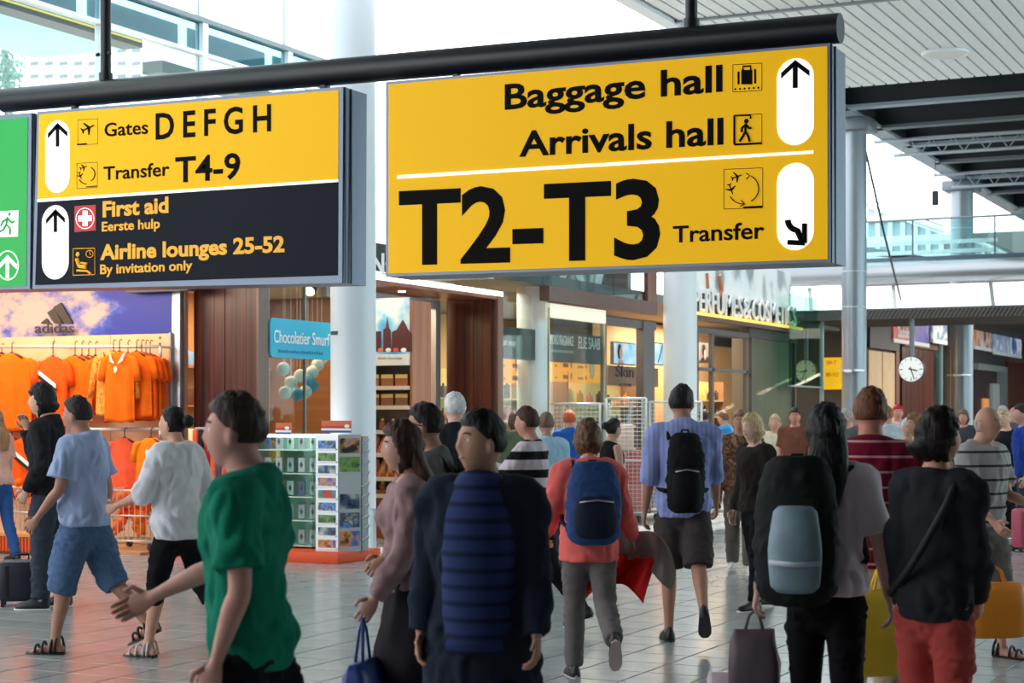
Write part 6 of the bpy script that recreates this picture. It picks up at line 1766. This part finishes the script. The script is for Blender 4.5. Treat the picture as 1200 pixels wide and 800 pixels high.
nv = person('man in dark open coat over a navy ribbed jumper walking nearest the camera', 565, 6.3, 1.62, 172, (196, 146, 124), (32, 26, 26), 'short', 'm', NAVY, 2, -.42, .032, cloth((18, 20, 26), .1), 1.0, .02,
            la=(4, 7, 18, 0), ra=(-8, 8, 20, 0), ll=(12, 6, 0), rl=(-12, 14, 12), head=(-52, -4), build=1.0, eyes=True)
m = MB(); U_ = nv['U']
P_ = lambda x, y, z, rx, ry: (*U_(x, y, z), rx, ry)
fx = nv['M'].to_3x3() @ Vector((1, 0, 0))
loft(m, [P_(0, .072, -.10, .135, .115), P_(0, .072, .10, .135, .110), P_(0, .072, .28, .138, .112), P_(0, .068, .40, .132, .108), P_(0, .03, .50, .11, .10)], side=fx, n=22, r0=False)
m.build('jumper', stripes((46, 60, 104), (30, 38, 66), 17, .5, 'Z', soft=.2), nv['root'], True, label='navy ribbed jumper front')
bg6 = person('woman with long brown hair, pale pink top and dark skirt behind the navy jumper man', 482, 7.6, 1.57, 96, (196, 150, 132), (74, 50, 40), 'long', 'f', cloth((150, 120, 122), .2), 2, .02, .02, None, 1.0, .01,
       la=(8, 8, 24, 0), ra=(-10, 8, 16, 0), ll=(10, 4, 0), rl=(-12, 16, 12), skirt=(cloth((40, 36, 42), .15), -.42), eyes=True)
shopping_bag(bg6['hand_l'], 'blue shopping bag held by the woman with long brown hair', (44, 70, 140), .34, .32, .14, 80, .18)
b5 = person('bearded man with glasses in grey tee shirt with dark straps', 508, 8.9, 1.66, 82, (176, 128, 106), (28, 22, 22), 'short', 'm', cloth((98, 94, 94), .1), .7, -.04, .02, DKDENIM, 1.0, .02,
       la=(10, 8, 30, 0), ra=(-10, 8, 20, 0), ll=(10, 4, 0), rl=(-12, 16, 12), beard=(36, 28, 26), glasses=True, eyes=True)
backpack(b5, 'dark backpack on the bearded man with glasses', (40, 36, 38), w=.28, h=.42)
person('white haired man in dark jacket standing before the wood portal', 535, 13.6, 1.77, 20, (222, 176, 156), (236, 236, 234), 'short', 'm', cloth((38, 44, 46), .12), 2, -.06, .024, BLK, 1.0, .02)
person('woman in bold black and white striped top and black trousers', 624, 12.7, 1.66, 70, (198, 146, 124), (70, 48, 42), 'short', 'f', stripes((206, 196, 204), (24, 22, 28), 7.5, .5, 'Z'), 2, -.06, .022, BLK, 1.0, .012,
       la=(40, 8, 70, 12), ra=(36, 8, 76, 12), ll=(10, 4, 0), rl=(-16, 22, 20), build=1.1, eyes=True)
person('person in pale blue shirt looking at the perfume booth window', 641, 16.5, 1.62, 10, (190, 140, 120), (120, 96, 80), 'short', 'f', cloth((160, 196, 216), .08), .8, -.06, .03, DKDENIM, 1.0, .02)
cw = person('woman in coral red jumper and grey trousers walking away', 690, 10.5, 1.56, 6, (208, 160, 138), (104, 72, 50), 'bob', 'f', cloth((224, 104, 98), .10, 12), 2, -.13, .026, cloth((104, 98, 98), .1), 1.0, .018,
            la=(8, 16, 40, 8), ra=(2, 16, 30, -8), ll=(6, 4, 0), rl=(-16, 46, 52), shoe_c=(44, 40, 46), sole_c=(190, 176, 172), build=1.06)
backpack(cw, 'blue and black backpack on the woman in coral', (44, 72, 120), (26, 34, 52), .34, .44, .18, .25)
m = MB()
hr = cw['hand_r']; ex = Vector((CT, ST, 0)); ey = Vector((-ST, CT, 0))
def drape(u, v, seed):
    w = (u - .5); x = w * .46 + .05 * math.sin(v * 4 + seed); z = .12 - .34 * v - .5 * w * w + .04 * math.sin(8 * u + 5 * v)
    return hr + Vector((0, 0, .05)) - ex * .06 + ex * (x + .06 * v * (1 if w > 0 else -1)) + ey * (-.06 + .06 * math.sin(11 * u + 4 * v + seed) + .03 * math.sin(23 * u + seed)) + Vector((0, 0, z))
t = thing('jacket', 'grey and red jacket carried over the arm of the woman in coral', 'jacket', tuple(hr + Vector((0, 0, -.35))))
for nm, mt, sd, dy in (('grey_shell', cloth((164, 150, 146), .1), 0, 0), ('red_lining', cloth((230, 36, 36), .12), 1.3, -.045)):
    g = MB(); nu, nv_ = 18, 16
    fr = lambda u, v: drape(u, v, sd) + ey * dy + (Vector((0, 0, -.16)) - ex * .05 if sd else Vector())
    bk = lambda u, v: drape(u, v, sd) + ey * (dy + .03) + (Vector((0, 0, -.16)) - ex * .05 if sd else Vector())
    n0 = len(g.v)
    g.grid((lambda u, v: fr(u * .8 + .05 if sd else u, v * (.7 if sd else .75))), nu, nv_); n1 = len(g.v)
    g.grid((lambda u, v: bk(u * .8 + .05 if sd else u, v * (.7 if sd else .75))), nu, nv_)
    rim = [i for i in range(nu + 1)] + [(j + 1) * (nu + 1) - 1 for j in range(1, nv_ + 1)] + [nv_ * (nu + 1) + i for i in range(nu - 1, -1, -1)] + [j * (nu + 1) for j in range(nv_ - 1, 0, -1)]
    for a, b_ in zip(rim, rim[1:] + rim[:1]): g.f.append((a, b_, b_ + n1, a + n1))
    g.build(nm, mt, t, True)
ms = person('tall man in lavender blue shirt and dark grey shorts walking away', 800, 12.2, 1.80, 0, (176, 126, 104), (26, 22, 24), 'short', 'm', stripes((150, 160, 206), (128, 146, 204), 30, .5, 'X'), 1.1, -.08, .030, cloth((66, 60, 60), .1), .50, .030,
            la=(-6, 10, 24, 0), ra=(8, 10, 30, 0), ll=(2, 2, 0), rl=(-20, 30, 38), shoe_c=(20, 20, 22), sole_c=(24, 24, 26), head=(-20, 0))
backpack(ms, 'slim black backpack on the tall man in grey shorts', (20, 19, 24), (14, 14, 18), .27, .52, .15, .24, .0)
person('dark haired girl in black sleeveless top near the mesh cage', 715, 17.5, 1.56, -60, (196, 150, 130), (40, 28, 28), 'bun', 'f', cloth((28, 28, 32), .1), 0, .0, .012, BLK, 1.0, .014, eyes=True)
person('person in brown camouflage jacket and grey trousers facing us', 868, 17.5, 1.64, 170, (190, 134, 116), (150, 110, 96), 'short', 'm', print_mat([(70, 48, 34), (130, 84, 58), (46, 38, 30), (156, 110, 80)], 9, (1, 1, 1), rough=.9), 2, -.10, .028, cloth((104, 98, 92), .1), 1.0, .026, shoe_c=(226, 226, 226), eyes=True)
person('blonde woman in dark jacket with a white collar', 886, 14.2, 1.60, 120, (224, 184, 160), (206, 176, 132), 'bob', 'f', cloth((42, 36, 34), .1), 2, -.05, .024, BLK, 1.0, .014, eyes=True)
bw = person('woman with black hair, lilac tee shirt and black leggings walking away', 968, 7.3, 1.64, -12, (206, 160, 150), (14, 12, 14), 'long', 'f', cloth((226, 210, 218), .06, 8), .85, -.02, .026, cloth((14, 14, 17), .05), 1.0, .014,
            la=(-4, 20, 24, 0), ra=(0, 16, 10, 0), ll=(8, 4, 0), rl=(-10, 12, 10), build=1.0, head=(8, 0))
backpack(bw, 'large dark green and black backpack with a pale blue pouch', (26, 32, 30), (16, 18, 20), .35, .54, .22, .26, -.12, False, ((128, 152, 164), .0, .05, .10, .28))
shopping_bag(bw['hand_l'], 'purplish brown soft bag hanging from the hand of the backpack woman', (96, 80, 88), .22, .30, .12, -10, .08, 'bag', True)
q_ = bw['hand_l'] + ex * -.02 + ey * .22 + Vector((0, 0, -.28))
shopping_bag(q_ + Vector((0, 0, .1)), 'white and pink shopping bag beside the backpack woman', (222, 196, 204), .30, .26, .12, -10, .12)
sm_ = person('man in red and purple striped polo shirt walking away', 1020, 8.5, 1.73, -14, (190, 132, 108), (112, 66, 44), 'short', 'm', stripes((118, 22, 46), (214, 150, 150), 13.5, .72, 'Z', c3=(88, 20, 60)), .8, -.06, .026, cloth((176, 158, 132), .1), 1.0, .024,
             la=(-6, 10, 16, 0), ra=(4, 10, 14, 0), ll=(8, 4, 0), rl=(-10, 12, 10))
shopping_bag(PD(1037, 8.15, .90), 'bright yellow plastic shopping bag held by the striped polo man', (246, 200, 44), .40, .40, .16, 20, .12)
rw = person('woman in charcoal jumper and brick red trousers with curly dark hair', 1096, 6.9, 1.62, -38, (206, 150, 130), (34, 24, 24), 'curly', 'f', cloth((44, 44, 50), .12, 10), 2, -.08, .026, cloth((184, 76, 70), .10, 9), 1.0, .014,
            la=(2, 6, 16, 0), ra=(6, 5, 30, 14), ll=(4, 2, 0), rl=(-4, 6, 0), head=(-34, -4), build=.88, eyes=True)
P = [rw['U'](*q) for q in ((.12, .02, .535), (.11, .13, .44), (-.02, .165, .26), (-.16, .10, .08), (-.185, -.05, .02), (-.05, -.150, .14), (.09, -.140, .38), (.12, -.05, .53), (.12, .02, .535))]
MB().tube(catmull([tuple(p) for p in P], 4), .016, 8).build('bag_strap', M((24, 24, 28), .7), None, True, 'dark strap slung across the charcoal jumper', 'strap')
pm = person('man in grey polo shirt with dark stripes and sandals facing us', 1150, 11.4, 1.66, -138, (200, 150, 130), (170, 150, 140), 'bald', 'm', stripes((168, 164, 164), (60, 58, 64), 11, .78, 'Z'), .75, -.02, .030, cloth((110, 104, 102), .1), .62, .04,
            la=(10, 10, 60, 14), ra=(8, 10, 40, 10), ll=(10, 6, 0), rl=(-14, 14, 14), shoe='sandal', shoe_c=(24, 20, 20), sole_c=(40, 32, 28), eyes=True, build=1.05)
shopping_bag(PD(1166, 10.5, .68), 'large orange shopping bag in front of the grey polo man', (236, 140, 16), .36, .33, .16, 10, .10)
person('dark haired woman in striped top standing past the polo man', 1162, 23.0, 1.62, 175, (214, 168, 150), (22, 18, 20), 'bob', 'f', stripes((186, 184, 186), (70, 68, 74), 12, .7, 'Z'), 1.4, -.05, .02, DKDENIM, 1.0, .018, eyes=True)
person('bare shouldered woman in black top with pale hair and white bag', 1180, 22.5, 1.66, 130, (220, 172, 148), (190, 160, 130), 'bun', 'f', cloth((30, 30, 34), .1), 0, -.1, .014, BLK, 1.0, .016, eyes=True)
person('person in bright blue shirt at the picture edge with the pink suitcase', 1202, 20.5, 1.72, 90, (206, 160, 140), (60, 46, 40), 'short', 'm', cloth((36, 66, 150), .1), .8, -.05, .026, DKDENIM, 1.0, .02)
suitcase(1199, 20.2, 'small pink and red suitcase at the picture edge', (196, 84, 110), .22, .46, .2, 20)
person('woman in pale pink top and blue jeans cut by the picture edge', -3, 18.6, 1.66, 60, (214, 166, 146), (150, 110, 80), 'long', 'f', cloth((214, 164, 150), .08), .8, -.04, .02, cloth((48, 84, 140), .1), 1.0, .012)
# far crowd past the bridge
CROWD = [(908, 25, 1.58, 175, (214, 160, 140), (214, 180, 140), 'bob', 'f', (226, 216, 190), 'pale yellow top with light hair'), (932, 24, 1.68, 165, (210, 140, 124), (60, 44, 40), 'short', 'm', (120, 74, 60), 'brown red shirt with a pink face'),
         (996, 22, 1.66, 100, (214, 170, 150), (170, 166, 160), 'short', 'm', (84, 88, 92), 'grey shirt with grey hair beside the column'), (1041, 21, 1.70, 20, (206, 150, 130), (150, 96, 64), 'receding', 'm', (196, 200, 206), 'white shirt with ginger hair'),
         (1052, 27, 1.74, 170, (214, 150, 140), (186, 40, 44), 'short', 'm', (206, 190, 186), 'pale top with a red cap'), (1064, 19, 1.56, 170, (210, 160, 140), (226, 228, 236), 'short', 'f', (190, 192, 200), 'pale grey top with white hair'),
         (1076, 18, 1.60, 110, (206, 156, 130), (140, 104, 72), 'bob', 'f', (150, 120, 96), 'tan jacket with light brown hair'), (1188, 30, 1.70, 170, (220, 160, 150), (206, 120, 130), 'short', 'm', (190, 90, 100), 'rosy shirt and pinkish hair'),
         (1176, 27, 1.72, 150, (210, 160, 140), (176, 172, 170), 'short', 'm', (90, 92, 100), 'grey jacket with grey hair past the doorway'), (850, 29, 1.64, 60, (200, 150, 130), (110, 80, 60), 'short', 'm', (60, 140, 200), 'sky blue shirt before the shop entrance'),
         (968, 27, 1.64, 0, (200, 150, 130), (40, 30, 30), 'short', 'm', (60, 62, 70), 'dark grey shirt before the mirrored yellow sign'), (1010, 30, 1.66, 180, (214, 160, 140), (90, 64, 50), 'short', 'f', (176, 60, 56), 'red top behind the nearer grey column'),
         (605, 21.5, 1.62, 20, (196, 150, 130), (90, 64, 54), 'bob', 'f', (90, 100, 80), 'olive green jacket by the booth glass'), (668, 22, 1.64, 10, (206, 150, 130), (196, 90, 50), 'short', 'm', (40, 90, 170), 'blue shirt and ginger hair by the mesh cage'),
         (1112, 33, 1.70, 180, (210, 160, 140), (70, 50, 40), 'short', 'm', (120, 130, 150), 'blue grey shirt near the farther column'), (1130, 28, 1.66, 150, (206, 150, 130), (120, 90, 70), 'bob', 'f', (70, 66, 74), 'dark grey top near the farther column'),
         (1093, 24, 1.68, 30, (206, 150, 130), (50, 38, 34), 'short', 'm', (200, 190, 180), 'beige shirt seen past curly hair'), (824, 27, 1.66, -20, (196, 146, 120), (60, 44, 40), 'short', 'm', (80, 104, 150), 'faded blue shirt by the entrance doors')]
for i, (px, d, H, fc, sk, hr_, st, sx, tc, lab) in enumerate(CROWD):
    person('person far off in ' + lab, px, d, H, fc, sk, hr_, st, sx, cloth(tc, .1), .8 if i % 3 else 2, -.05, .024, (DKDENIM, BLK, cloth((110, 104, 98), .1))[i % 3], 1.0, .02,
           la=(6, 8, 20 + 10 * (i % 4), 4), ra=(-6, 8, 20, 0), ll=(6 + i % 5, 4, 0), rl=(-8, 10, 8), far=True, eyes=fc > 90, group='far crowd past the signs')
